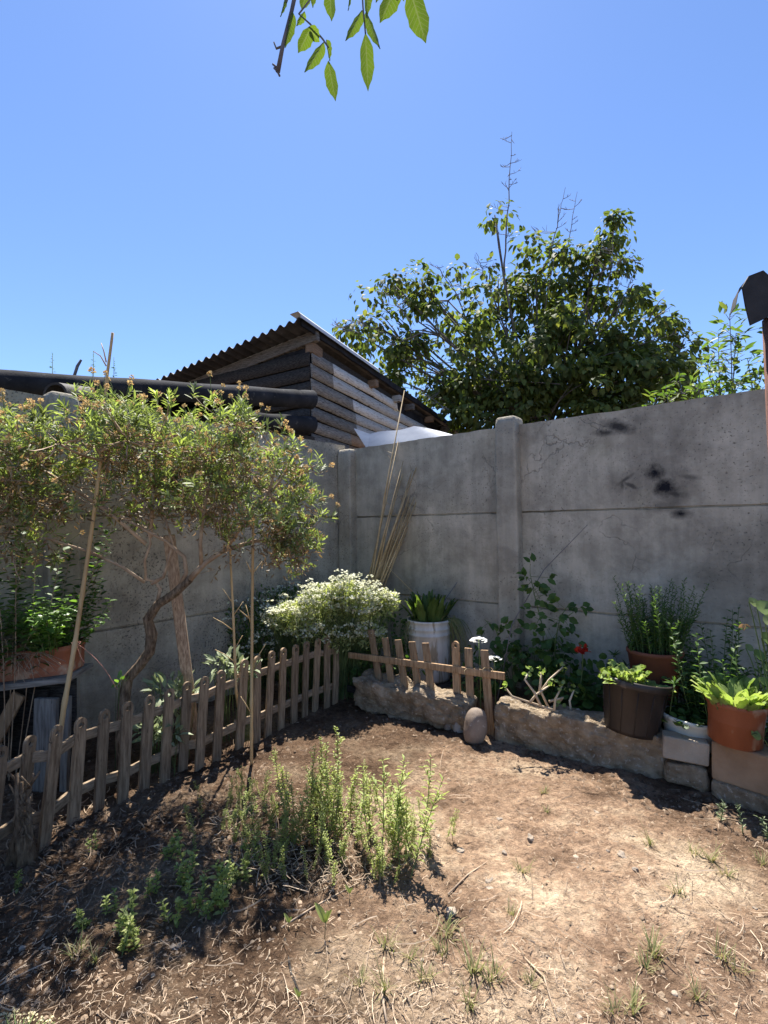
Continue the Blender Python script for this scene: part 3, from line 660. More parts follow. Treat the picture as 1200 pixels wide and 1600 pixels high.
def small_tree(name, label, base, tips, nleaf, size, tmpl, mat, rnd, spread=.2, cat='tree'):
    r = thing(name, label, cat, (base.x, base.y, 0)); mb = MB(); lf = MB(); P_, D_ = [], []
    b0 = Vector((base.x, base.y, 0))
    for tp in tips:
        L = bez(b0, (b0 + tp) / 2 + Vector((rnd.uniform(-.35, .35), rnd.uniform(-.2, .2), .2)), tp, 9); mb.tube(L, [lerp(.014, .003, i / 8) for i in range(9)], 5, False)
        for k in range(nleaf):
            u = rnd.uniform(.45, 1.0) ** .8; i = min(7, int(u * 8)); s = L[i].lerp(L[i + 1], u * 8 - i)
            dv = Vector(rdir(1)[0]); dv.z = abs(dv.z) * .6; e = s + dv * rnd.uniform(.02, spread) * (1.3 - u * .6)
            mb.tube([s, e], [.004, .002], 3, False); P_.append(tuple(e)); D_.append(tuple(dv + Vector((0, 0, -.15))))
    P_ = np.array(P_); n = len(P_)
    P3 = np.repeat(P_, 3, 0) + RNG.normal(size=(n * 3, 3)) * .02; D3 = nrm(np.repeat(np.array(D_), 3, 0) + rdir(n * 3) * .6)
    scatter(lf, tmpl, P3, D3, rdir(n * 3) * .6 + np.array((0, 0, .8)), RNG.uniform(.6, 1.1, n * 3) * size)
    obj('trunk', mb, M['greytwig'], r); obj('crown', lf, mat, r); return r
rnd = random.Random(8)
small_tree('young_fruit_tree', 'slender young fruit tree with narrow pale leaves beside the red-brown post', P(1130, 760, 5.2), [P(x, y, 5.2 + rnd.uniform(-.3, .3)) for x, y in [(1140, 490), (1122, 520), (1150, 520), (1100, 560), (1168, 560), (1180, 585), (1125, 580), (1090, 600), (1150, 600), (1200, 560), (1210, 600)]], 34, .12, lance(.32, .15, .05), M['youngleaf'], rnd, .28)
small_tree('bushy_tree', 'low leafy tree peeping over the wall between the big tree and young fruit tree', P(1075, 760, 5.9), [P(x, y, 5.9 + rnd.uniform(-.4, .4)) for x, y in [(1040, 600), (1060, 575), (1085, 590), (1100, 600), (1110, 610), (1070, 610), (1130, 612), (1025, 620), (1090, 620), (1120, 600)]], 30, .12, lance(.34, .15, .05), M['youngleaf'], rnd, .28)

# sprouts beyond the black roof
for i, (x, y, h_, lab) in enumerate([(82, 578, 26, 'spindly weed sprout above the black roof, leftmost of the sprouts'), (146, 582, 34, 'spindly weed sprout beside the tall cane above the black roof'), (178, 580, 22, 'short weed sprout right of the tall cane above the black roof')]):
    b_ = P(x, 640, 4.3); tip = P(x, y - h_, 4.3); r = thing('weed_sprout', lab, 'weed', (b_.x, b_.y, b_.z - .3), group='sprouts above the black roof')
    m = MB(); m.tube([b_ - Vector((0, 0, .3)), b_, tip], [.005, .004, .002], 4); obj('stem', m, M['greenstem'], r)
    n = 26; u = RNG.uniform(.35, 1, n); pp = np.array(tuple(b_)) + (np.array(tuple(tip - b_)))[None] * u[:, None]; an = RNG.uniform(0, 6.28, n)
    m = MB(); scatter(m, diamond(.5), pp, np.stack([np.cos(an), np.sin(an), .3 + 0 * an], 1), np.array([[0, 0, 1.]] * n), .05 * (1.3 - u)); obj('leaves', m, M['darkleaf'], r)
m = MB(); m.tube([P(112, 600, 4.2), P(121, 572, 4.2), P(127, 562, 4.2)], [.012, .012, .009], 6)
tag(obj('broken_twig', m, M['greytwig']), 'short broken twig stump sticking up above the black roof', 'twig')

# ------------------------------------------------------------------ right edge: red-brown post with a tin cap
base = P(1232, 1240, 2.05); base.z = 0
top = P(1194, 498, 2.05)
post = thing('wooden_post', 'leaning red-brown wooden post at the right edge under a dark tin cap', 'post', (base.x + .03, base.y, 0))
m = MB(); cx = Vector((.035, 0, 0)); pts_ = [base + cx, base.lerp(top, .5) + cx, top + cx]; 
m.tube(pts_, [.045, .04, .036], 8); obj('shaft', m, M['redwood'], post, smooth=True)
m = MB(); o_ = P(1176, 470, 2.05)
A = []
prof = [(1149, 480), (1155, 452), (1170, 431), (1187, 426), (1206, 434), (1222, 452), (1226, 480)]
for j, dy in enumerate((0, .04, .09, .13)):
    A.append([tuple(P(x, y, 2.05) + Vector((dy * .5, dy, dy * .12 + .004 * math.sin(i * 2 + j)))) for i, (x, y) in enumerate(prof)])
A = np.array(A); m.grid(A); m.grid(A[:, ::-1] - np.array((0, 0, .006)))
obj('tin_cap', m, M['tin'], post)
m = MB(); A = np.array([[tuple(P(x, y, 2.05) + Vector((0, dy - .02 * max(0, (y - 455) / 60) - .010 * math.sin(x * .16), 0))) for x, y in ((1157, 450), (1162, 480), (1168, 511), (1184, 503), (1204, 494), (1226, 480), (1222, 452), (1206, 434), (1187, 426), (1170, 431))] for dy in (-.010, -.003)])
k = A.shape[1]; m.add(A[0], [tuple(range(k))]); m.add(A[1], [tuple(range(k))[::-1]]); m.grid(np.concatenate([A, A[:, :1]], 1)); obj('cap_flap', m, M['tin'], post)

# ------------------------------------------------------------------ hanging walnut twig over the yard
wt = thing('walnut_branch', 'leafy walnut twig hanging into the top of the view against the sky', 'branch', tuple(P(560, -200, 1.25)))
WY = 1.25
m = MB()
main = [P(640, -420, WY + .1), P(600, -250, WY), P(540, -130, WY), P(470, -50, WY), P(455, 20, WY), P(442, 70, WY), P(434, 112, WY)]
m.tube(main, [.012, .011, .009, .006, .005, .005, .006], 7)
m.tube([P(442, 72, WY), P(432, 76, WY), P(428, 66, WY)], [.003, .003, .002], 5)
for (x, y, x2, y2) in [(434, 112, 428, 106), (434, 112, 437, 119), (436, 108, 426, 100)]: m.tube([P(x, y, WY), P(x2, y2, WY)], [.003, .0025], 5)
def rachis(pts): m.tube([P(x, y, WY + dy) for x, y, dy in pts], [.0022] * len(pts), 5, False)
rachis([(540, -130, 0), (500, -20, 0), (467, 22, 0), (485, 38, 0), (505, 62, 0), (513, 74, 0)])
rachis([(560, -150, 0), (565, -30, 0), (567, 10, 0), (571, 52, 0)])
rachis([(600, -250, 0), (660, -80, 0), (640, -20, 0), (620, 0, 0)]); rachis([(540, -130, 0), (520, -60, 0), (512, -25, 0)])
rachis([(540, -130, 0), (480, -60, 0), (452, -10, 0), (447, 4, 0)])
obj('twig', m, M['greytwig'], wt)
def leaflet(p0, p1, wpx, roll=0.0, dy=0.0, curl=.06):
    a = P(*p0, WY + dy); b_ = P(*p1, WY + dy + .01); L = (b_ - a).length; n = 9; ax = (b_ - a).normalized()
    sd = ax.cross(Vector((0, -1, 0))).normalized(); nn = ax.cross(sd).normalized(); c, s = math.cos(roll), math.sin(roll); sd, nn = sd * c + nn * s, nn * c - sd * s
    wd = wpx / FPX * WY; rows = []
    for i in range(n + 1):
        u = i / n; hw = wd * .5 * (math.sin(PI * min(1, u ** .8)) ** .75 if u < .97 else .06) + .0006
        if u > .86: hw *= max(.12, (1 - u) / .14 * .8)
        row = []
        for k in range(-3, 4):
            q = k / 3; off = hw * q * (1 + .08 * math.sin(i * 2.1 + k)); row.append(tuple(a + ax * (L * u) + sd * off + nn * (abs(q) * hw * .35 - curl * L * u * u + .0015 * math.sin(i * 3.1 + abs(k) * 2))))
        rows.append(row)
    mm = MB(); mm.grid(np.array(rows)); return mm
# veins on the walnut leaf via wave along the blade stay in the material noise
for p0, p1, wpx, roll, dy in [((571, 52), (576, 147), 22, .15, 0), ((513, 95), (524, 161), 19, -.2, 0), ((506, 66), (477, 116), 21, .2, 0), ((487, 40), (466, 85), 22, -.1, .01), ((482, 42), (500, 66), 18, .9, -.01), ((566, 16), (541, 67), 20, .3, 0), ((572, 18), (592, 80), 20, -.6, 0), ((640, -20), (666, 72), 33, .2, 0), ((622, -30), (594, 40), 30, .1, .02), ((515, -25), (517, 36), 20, -.5, 0), ((457, 18), (447, 78), 17, .3, -.01), ((447, -10), (440, 28), 13, .8, 0), ((480, -20), (472, 18), 17, 0, 0), ((489, -25), (490, 14), 12, .5, 0), ((510, 62), (517, 96), 15, 1.1, 0), ((572, -25), (576, 28), 18, .8, 0), ((476, 18), (464, 42), 13, .2, 0), ((548, -25), (546, 18), 9, 1.0, 0), ((620, -40), (632, 4), 14, .4, 0), ((600, -30), (588, 6), 14, .3, 0)]:
    o = obj('leaflet', leaflet(p0, p1, wpx, roll, dy), M['walnut'], wt, smooth=True); uv = o.data.uv_layers.new(name='UVMap')
    li_ = np.zeros(len(o.data.loops), np.int32); o.data.loops.foreach_get('vertex_index', li_); uv.data.foreach_set('uv', np.stack([(li_ // 7) / 9, (li_ % 7) / 6 * 2 - 1], 1).astype(np.float32).ravel())
# loosely hanging small growth at the far top right
m = MB(); m.tube([P(870, -6, 1.3), P(879, -2, 1.3), P(900, -40, 1.3)], [.003, .003, .003], 5)

# ------------------------------------------------------------------ picket fence along the left bed
PK = [((48, 1149), (28, 1337)), ((90, 1133), (68, 1326)), ((127, 1121), (114, 1287)), ((164, 1108), (154, 1266)), ((200, 1096), (191, 1254)), ((234, 1086), (224, 1236)), ((265, 1075), (257, 1221)), ((293, 1065), (285, 1205)), ((320, 1057), (311, 1203)), ((346, 1047), (338, 1189)), ((382, 1030), (374, 1170)), ((402, 1025), (401, 1160)), ((425, 1017), (418, 1151)), ((443, 1012), (439, 1140)), ((462, 1007), (459, 1130)), ((479, 1002), (476, 1121)), ((497, 997), (492, 1113)), ((511, 992), (511, 1107)), ((527, 996), (523, 1100)), ((541, 994), (538, 1093)), ((556, 984), (555, 1090))]
PK = [((-42, 1185), (-74, 1420)), ((2, 1165), (-22, 1375))] + PK
fence = thing('picket_fence', 'low weathered picket fence with drilled rounded pickets along the left bed', 'fence', tuple(GP(300, 1200)))
def picket(base, top, wd, th, dirv, hole=True, rounded=True):
    """board with a rounded head and a drilled hole (ring of faces round the hole)"""
    ax = (top - base); L = ax.length; ax.normalize(); sd = (dirv - ax * dirv.dot(ax)).normalized(); nn = ax.cross(sd).normalized()
    hw = wd / 2; out = [(-hw, -.06), (hw, -.06)]
    if rounded: out += [(hw * math.cos(a), L - hw + hw * math.sin(a)) for a in np.linspace(0, PI, 11)]
    else: out += [(hw, L), (-hw, L)]
    m = MB()
    P3 = lambda u, vv, d_: tuple(base + sd * u + ax * vv + nn * d_)
    if not hole:
        k = len(out); m.add([P3(u, vv, -th / 2) for u, vv in out] + [P3(u, vv, th / 2) for u, vv in out], [tuple(range(k))[::-1], tuple(range(k, 2 * k))] + [(i, (i + 1) % k, k + (i + 1) % k, k + i) for i in range(k)])
        return m
    hc = L - hw * 1.25; hr = hw * .5; n = 16
    def outer(a):
        c, s = math.cos(a), math.sin(a)
        if s >= -.2 and rounded:
            cy = L - hw - hc  # centre of the round head relative to the hole
            # ray from the hole centre to the head circle / sides
            bq = s * cy; disc = bq * bq - (cy * cy - hw * hw); r = bq + math.sqrt(max(0, disc)); 
            if cy + 0 > r * s: r = hw / max(abs(c), 1e-6)
            return (c * r, hc + s * r)
        r = min(hw / max(abs(c), 1e-6), hw * 1.3 / max(abs(s), 1e-6)); return (c * r, hc + s * r)
    an = [2 * PI * i / n + PI / n for i in range(n)]
    ho = [(hr * math.cos(a), hc + hr * math.sin(a)) for a in an]; oo = [outer(a) for a in an]
    for sg in (-1, 1):
        V = [P3(u, vv, sg * th / 2) for u, vv in oo + ho]; F = [(i, (i + 1) % n, n + (i + 1) % n, n + i) for i in range(n)]
        lo = min(vv for u, vv in oo); V += [P3(-hw, lo, sg * th / 2), P3(hw, lo, sg * th / 2), P3(hw, -.06, sg * th / 2), P3(-hw, -.06, sg * th / 2)]
        F.append((2 * n, 2 * n + 1, 2 * n + 2, 2 * n + 3))
        m.add(V, [f if sg > 0 else f[::-1] for f in F])
    m.add([P3(u, vv, -th / 2) for u, vv in ho] + [P3(u, vv, th / 2) for u, vv in ho], [(i, (i + 1) % n, n + (i + 1) % n, n + i) for i in range(n)])
    m.add([P3(u, vv, -th / 2) for u, vv in oo] + [P3(u, vv, th / 2) for u, vv in oo], [(i, n + i, n + (i + 1) % n, (i + 1) % n) for i in range(n)])
    lo = min(vv for u, vv in oo); V = [P3(u, vv, d_) for d_ in (-th / 2, th / 2) for u, vv in ((-hw, lo), (hw, lo), (hw, -.06), (-hw, -.06))]
    m.add(V, [(1, 2, 6, 5), (2, 3, 7, 6), (3, 0, 4, 7)])
    return m
bases = []; tops = []
for (tp, bt) in PK:
    b_ = GP(*bt); t_ = P(tp[0], tp[1], b_.y + .01); bases.append(b_); tops.append(t_)
frnd = random.Random(2)
for i in range(len(PK)):
    j0, j1 = max(0, i - 2), min(len(PK) - 1, i + 2); dv = (bases[j1] - bases[j0]); dv.z = 0; dv.normalize()
    yaw = frnd.uniform(-.12, .12); dv = Matrix.Rotation(yaw, 3, 'Z') @ dv
    obj('picket', picket(bases[i], tops[i], .05 + frnd.uniform(-.003, .003), .014, dv, True, True), M['picket'], fence, bevel=.0015)
fd = (bases[-1] - bases[2]).normalized(); fn = Vector((-fd.y, fd.x, 0)).normalized()      # towards the bed
def rail_pts(frac, i): 
    return bases[i].lerp(tops[i], frac) + fn * .016
def swept(m, pts_, th, h):
    V = []
    for i_, p in enumerate(pts_):
        d = (pts_[min(i_ + 1, len(pts_) - 1)] - pts_[max(i_ - 1, 0)]); sd_ = Vector((-d.y, d.x, 0)).normalized() * th / 2; u_ = Vector((0, 0, h / 2)); V += [tuple(p - sd_ - u_), tuple(p + sd_ - u_), tuple(p + sd_ + u_), tuple(p - sd_ + u_)]
    n_ = len(pts_); F = [(4 * a + k, 4 * a + (k + 1) % 4, 4 * a + 4 + (k + 1) % 4, 4 * a + 4 + k) for a in range(n_ - 1) for k in range(4)] + [(3, 2, 1, 0), tuple(4 * (n_ - 1) + k for k in range(4))]
    m.add(V, F)
for seg in ((0, 12), (12, 22)):
    for frac in (.78, .27):
        pts_ = []
        for k in range(seg[0], seg[1] + 1):
            a_, c_ = max(seg[0], k - 1), min(seg[1], k + 1); d = bases[c_] - bases[a_]; d.z = 0; nb = Vector((-d.y, d.x, 0)).normalized()
            q = sum((bases[w_].lerp(tops[w_], frac) for w_ in range(a_, c_ + 1)), Vector()) / (c_ - a_ + 1); q2 = bases[k].lerp(tops[k], frac); q.x, q.y = q2.x, q2.y
            pts_.append(q + nb * .0165)
        if seg[0]: pts_[0] = pts_[0] - (pts_[1] - pts_[0]).normalized() * .03 + Vector((0, 0, .012))
        m = MB(); swept(m, pts_, .016, .042); obj('rail', m, M['rail'], fence, bevel=.002)

# ------------------------------------------------------------------ short cross fence (gate panel) in front of the bucket
gate = thing('garden_gate', 'short brown picket panel with square-topped pickets standing behind the big rough stone', 'fence', tuple(GP(680, 1125)))
GP_ = [((581, 983), (600, 1100), 0), ((603, 996), (619, 1106), 0), ((623, 999), (640, 1110), 0), ((645, 1002), (660, 1114), 0), ((666, 1004), (680, 1118), 0), ((713, 1001), (717, 1126), 1), ((733, 1012), (738, 1134), 0), ((758, 1015), (769, 1160), 0)]
gl = G(548, 1096); gr = G(790, 1152)
gd = (gr - gl).normalized(); gn = Vector((-gd.y, gd.x, 0))
def gdepth(px):
    d = ray(px, 1000); k = (gl - Vector((0, 0, H))).dot(gn) / d.dot(gn); return d.y * k
gt = []
for (tp, bt, rd) in GP_:
    Yd = gdepth(bt[0]); b_ = P(bt[0], bt[1], Yd - .0); t_ = P(tp[0], tp[1], gdepth(tp[0])); 
    low = b_ + (b_ - t_) * .12 if bt[0] < 760 else b_
    off = -gn * (.012 if True else 0)
    obj('picket', picket(low + off, t_ + off, .048, .015, gd, bool(rd), bool(rd)), M['gatewood'], gate, bevel=.0015)
for (x0, y0, x1, y1, hgt) in ((548, 1022, 791, 1055, .042), (540, 1076, 745, 1128, .045)):
    a = P(x0, y0, gdepth(x0)) + gn * .004 - gn * (.028 if y0 < 1050 else -.012); b_ = P(x1, y1, gdepth(x1)) + gn * .004 - gn * (.028 if y0 < 1050 else -.012); d = b_ - a; L = d.length; d.normalize(); yy = Vector((0, 0, 1)).cross(d).normalized(); zz = d.cross(yy)
    m = MB(); m.box((a + b_) / 2, (L, .016, hgt), Matrix((d, yy, zz)).transposed()); obj('rail', m, M['gatewood' if y0 < 1050 else 'darkwood'], gate, bevel=.002)
for px, py in ((733, 1050), (762, 1048)):
    m = MB(); c = P(px, py, gdepth(px) - .05); pts_ = [c + Vector((.03 * math.cos(a), -.004 + .012 * math.sin(a), .02 * math.sin(a))) for a in np.linspace(-.4, PI + .6, 9)]; m.tube(pts_, .0022, 4); obj('cord_tie', m, M['reed'], gate)

# ------------------------------------------------------------------ stones of the border
def stone(name, label, cat, c, size, rz, mat, e=7, amp=.07, seed=0, tilt=(0, 0), n=18, freq=6, group=None):
    m = MB(); rock(m, (0, 0, 0), size, rz, e, amp, n, seed, freq, tilt); o = obj(name, m, mat, smooth=True, local=True); weld(o); o.location = c
    return tag(o, label, cat, group)
def slab_between(pa, pb, h, th, zc):
    a, b_ = GP(*pa), GP(*pb); d = b_ - a; return (a + b_) / 2, d.xy.length, math.atan2(d.y, d.x)
gang = math.atan2(gd.y, gd.x)
c, L, ang = slab_between((560, 1108), (728, 1146), 0, 0, 0); nv = Vector((-math.sin(ang), math.cos(ang), 0))
stone('rough_stone', 'big rough concrete slab lying in front of the short picket panel', 'stone', (c + nv * .03)[:2] + (.095,) if False else tuple((c + nv * .06).xy) + (.105,), (L * 1.06, .21, .225), ang, M['stone'], 10, .34, 4, (.12, .035), 44, 9)
c, L, ang = slab_between((775, 1160), (1037, 1222), 0, 0, 0); nv = Vector((-math.sin(ang), math.cos(ang), 0))
stone('border_slab', 'long rough brown slab edging the right bed below the dark pot', 'stone', tuple((c + nv * .07).xy) + (.095,), (L * 1.04, .15, .245), ang, M['stone'], 12, .30, 9, (.05, .03), 60, 9)
c = GP(746, 1166); stone('round_boulder', 'egg-shaped upright boulder at the foot of the picket panel', 'stone', (c.x, c.y + .05, .088), (.125, .12, .205), .4, M['boulder'], 2.7, .14, 2, (-.06, .2), 14, 5)
for px, py, sx, sz, lab in ((709, 1146, .075, .09, 'small grey stone between the big rough slab and the egg-shaped boulder'), (701, 1143, .05, .06, 'tiny tan stone wedged under the right end of the big rough slab')):
    c = GP(px if px != 709 else 719, py); stone('small_stone', lab, 'stone', (c.x, c.y + .03, sz * .4), (sx, sx, sz), .3, M['greystone' if px == 709 else 'boulder'], 3, .06, px, (0, 0), 10, 9, 'small stones under the slab')
a1, a2 = GP(1037, 1230), GP(1112, 1243); d = a2 - a1; ang = math.atan2(d.y, d.x); nv = Vector((-math.sin(ang), math.cos(ang), 0)); L = d.xy.length; c = (a1 + a2) / 2
stone('rough_stone', 'rough rounded stone under the small cement brick in the right border', 'stone', tuple((c + nv * .07).xy) + (.045,), (L * .98, .15, .125), ang, M['stone'], 4.5, .22, 14, (0, .04), 18, 8)
stone('cement_brick', 'small pale cement brick lying on a rough stone before the grey basin', 'brick', tuple((c + nv * .045).xy) + (.166,), (L * .98, .085, .108), ang, M['brick'], 18, .015, 5, (.02, .06), 16, 6)
a1, a2 = GP(1112, 1246), GP(1240, 1285); d = a2 - a1; ang = math.atan2(d.y, d.x); nv = Vector((-math.sin(ang), math.cos(ang), 0)); L = d.xy.length; c = (a1 + a2) / 2
stone('foot_slab', 'flat rough slab under the large sandy brown block at the right edge', 'stone', tuple((c + nv * .07).xy) + (.018,), (L * 1.02, .16, .085), ang, M['stone'], 9, .16, 23, (0, .02), 22, 7)
stone('sandy_block', 'large sandy brown block under the orange terracotta pot at the right edge', 'block', tuple((c + nv * .085).xy) + (.145,), (L * 1.0, .15, .175), ang, M['sandbrick'], 26, .012, 6, (0, .02), 20, 5)

# ------------------------------------------------------------------ pots and bucket
def pot_parts(root, prof_out, thick, mat, soil_z, n=32, rot=None, wob=0, rim=None):
    base = OFF[root.name]; ro = [(r, z) for r, z in prof_out]; ri = [(max(.005, r - thick), z) for r, z in prof_out[::-1] if z > prof_out[0][1] + .012]
    ri.append((ri[-1][0] * .98, prof_out[0][1] + .012))
    m = MB(); m.lathe(ro + ri, n, base, rot, wob); obj('pot_body', m, mat, root, smooth=True)
    rs = np.interp(soil_z, [z for r, z in prof_out], [r for r, z in prof_out]) - thick - .002
    m = MB(); rows = []
    for i in range(7):
        rr = rs * i / 6; rows.append([tuple((rot @ Vector((rr * math.cos(a), rr * math.sin(a), soil_z + .006 * math.sin(a * 3 + i * 2))) if rot is not None else Vector((rr * math.cos(a), rr * math.sin(a), soil_z + .006 * math.sin(a * 3 + i * 2)))) + base) for a in np.linspace(0, 2 * PI, 25)])
    m.grid(np.array(rows)); obj('soil', m, M['soil'], root, smooth=True)
# white bucket on a dark block
BY = 3.72; bc = P(672, 1060, BY); bz = bc.z
blk = P(680, 1075, BY); m = MB(); m.box((bc.x + .03, BY, (bz - .01) / 2 + .0), (.40, .28, bz + .0), Matrix.Rotation(gang, 3, 'Z'))
tag(obj('crate_block', m, M['darkwood'], bevel=.006), 'black wooden block under the white bucket', 'block')
bucket = thing('bucket', 'grimy white plastic bucket full of leafy greens behind the short picket panel', 'bucket', (bc.x, BY, bz + .004))
hgt = P(672, 967, BY).z - bz; rt = 33.5 / FPX * BY
pot_parts(bucket, [(rt * .90, 0), (rt * .915, .02), (rt * .95, hgt * .62), (rt * .955, hgt * .74), (rt * .99, hgt * .75), (rt * .985, hgt * .775), (rt * .965, hgt * .78), (rt * .97, hgt * .84), (rt * 1.0, hgt * .85), (rt * .995, hgt * .875), (rt * .975, hgt * .88), (rt * .985, hgt * .96), (rt * 1.02, hgt * .97), (rt * 1.01, hgt)], .008, M['bucket'], hgt * .93, 40)
for sx, zz in ((-.35, .62), (.38, .60)):
    m = MB(); c = Vector((bc.x + rt * sx, BY - rt * .95 * math.sqrt(1 - sx * sx) + .012, bz + hgt * zz)); m.lathe([(.001, -.004), (.008, -.004), (.008, .003), (.001, .003)], 10, c, Matrix.Rotation(PI / 2, 3, 'X')); obj('drain_hole', m, M['soil'], bucket)
# dark brown pot with lettuce (tilting to the right)
dpc = P(985, 1142, 2.60); rot = Matrix.Rotation(math.radians(9), 3, 'Y') @ Matrix.Rotation(math.radians(-3), 3, 'X')
dpot = thing('plant_pot', 'tilted dark brown plastic pot with pale lettuce on the long border slab', 'plant pot', tuple(dpc + Vector((0, 0, -.0))))
pot_parts(dpot, [(.120, 0), (.125, .02), (.153, .225), (.168, .232), (.172, .238), (.172, .262), (.168, .268)], .005, M['brownpot'], .235, 36, rot)
m = MB()
for q in np.linspace(0, 2 * PI, 14)[:-1]:
    m.tube([dpc + rot @ Vector((r_ * math.cos(q), r_ * math.sin(q), z_)) for r_, z_ in ((.1235, .01), (.139, .115), (.153, .22))], .0018, 5)
obj('pot_rib', m, M['brownpot'], dpot)
# grey basin
gbc = P(1076, 1166, 2.53); gbc = Vector((gbc.x, gbc.y, .132)); basin = thing('basin', 'faded grey plastic basin with small round leaves between the two lit pots', 'basin', tuple(gbc))
pot_parts(basin, [(.098, 0), (.105, .02), (.128, .12), (.133, .125), (.137, .13), (.137, .142), (.133, .146)], .005, M['basin'], .118, 32, Matrix.Rotation(math.radians(7), 3, 'Y'))
# terracotta pot
tpc = P(1148, 1172, 2.32); tpc = Vector((tpc.x, tpc.y, .232)); tpot = thing('terracotta_pot', 'orange terracotta pot with bright green leaves on the sandy brown block', 'plant pot', tuple(tpc))
pot_parts(tpot, [(.092, 0), (.097, .012), (.114, .165), (.121, .171), (.123, .19), (.119, .194)], .006, M['terracotta'], .16, 36, Matrix.Rotation(math.radians(5), 3, 'Y'))
# back pot
rpc = P(1024, 1058, 2.78); rpot = thing('plant_pot', 'red-brown pot of tall rosemary-like herb against the right wall', 'plant pot', tuple(rpc)); 
pot_parts(rpot, [(.10, -.25), (.105, -.1), (.135, .13), (.142, .135), (.142, .15), (.138, .155)], .006, M['redpot'], .12, 28)

# ------------------------------------------------------------------ leafy plants
def rosette(name, label, cat, c, n, size, tmpl, mat, spread=.1, up=.8, arch=.3, group=None):
    r = thing(name, label, cat, tuple(c), group=group); an = RNG.uniform(0, 2 * PI, n); rad = np.sqrt(RNG.random(n)) * spread
    pos = np.array(tuple(c)) + np.stack([np.cos(an) * rad, np.sin(an) * rad, 0 * an], 1)
    dirs = nrm(np.stack([np.cos(an) * (arch + rad / spread * arch * 2), np.sin(an) * (arch + rad / spread * arch * 2), up + 0 * an], 1) + RNG.normal(size=(n, 3)) * .15)
    ups = np.stack([-np.cos(an), -np.sin(an), .5 + 0 * an], 1) * 1.0 + RNG.normal(size=(n, 3)) * .25
    m = MB(); scatter(m, tmpl, pos, dirs, ups, RNG.uniform(.65, 1.1, n) * size); obj('leaves', m, mat, r, smooth=True)
    m = MB(); 
    for i in range(0, n, 2): m.tube([pos[i] - np.array((0, 0, .03)), pos[i] + dirs[i] * size * .3], [.0035, .002], 4, False)
    obj('stalks', m, M['greenstem'], r); return r
def bigleaf(wd=.45, curl=.25, ruff=.03, n=7, k=3, pet=.12):
    V = []; 
    for i in range(n + 1):
        u = i / n; hw = wd * .5 * (math.sin(PI * min(1, (u * .96 + .02)) ** .9) ** .7) if u > pet else wd * .06
        for q in range(-k, k + 1):
            s = q / k; V.append((u, hw * s, abs(s) * hw * .3 - curl * u * u + ruff * math.sin(i * 2.6 + q * 2.2) * abs(s)))
    w_ = 2 * k + 1; F = [(i * w_ + j, i * w_ + j + 1, (i + 1) * w_ + j + 1, (i + 1) * w_ + j) for i in range(n) for j in range(2 * k)]
    return np.array(V), F
rosette('chard_plant', 'dense leafy chard growing out of the white bucket', 'plant', Vector((bc.x, BY, bz + hgt * .93)), 95, .22, bigleaf(.20, .14), M['chard'], .12, 1.1, .14)
lc = dpc + rot @ Vector((0, 0, .235))
r = rosette('lettuce', 'frilly pale lettuce heads in the tilted dark brown pot', 'lettuce', lc + Vector((-.055, -.03, -.0)), 50, .115, bigleaf(.6, .2, .15, 9, 4, .05), M['lettuce'], .055, 1.0, .2)
m = MB(); n = 26; an = RNG.uniform(0, 6.28, n); pp = np.array(tuple(lc)) + np.stack([.06 + .07 * np.cos(an) * RNG.random(n), -.03 + .08 * np.sin(an) * RNG.random(n), .0 * an], 1)
pp = np.array([tuple(lc + rot @ (Vector(p) - lc)) for p in pp]); scatter(m, bigleaf(.8, .3, .1, 6, 3, .05), pp, np.stack([np.cos(an), np.sin(an), .5 + 0 * an], 1), np.array([[0, 0, 1.]] * n), RNG.uniform(.035, .06, n)); obj('seedlings', m, M['lettuce'], r, smooth=True)
m = MB(); scatter(m, bigleaf(.45, .1, .03), np.array([tuple(lc + rot @ Vector((-.09, -.06, 0)))] * 2), np.array([(-1, -.25, .28), (-.9, -.1, .42)]), np.array([[0, 0, 1.]] * 2), [.12, .11]); obj('outer_leaf', m, M['lettuce'], r, smooth=True)
rosette('spinach', 'bright green upright leaves growing in the orange terracotta pot', 'plant', tpc + Vector((.012, -.005, .165)), 80, .135, bigleaf(.40, .2, .05), M['lettuce'], .10, 1.0, .2)

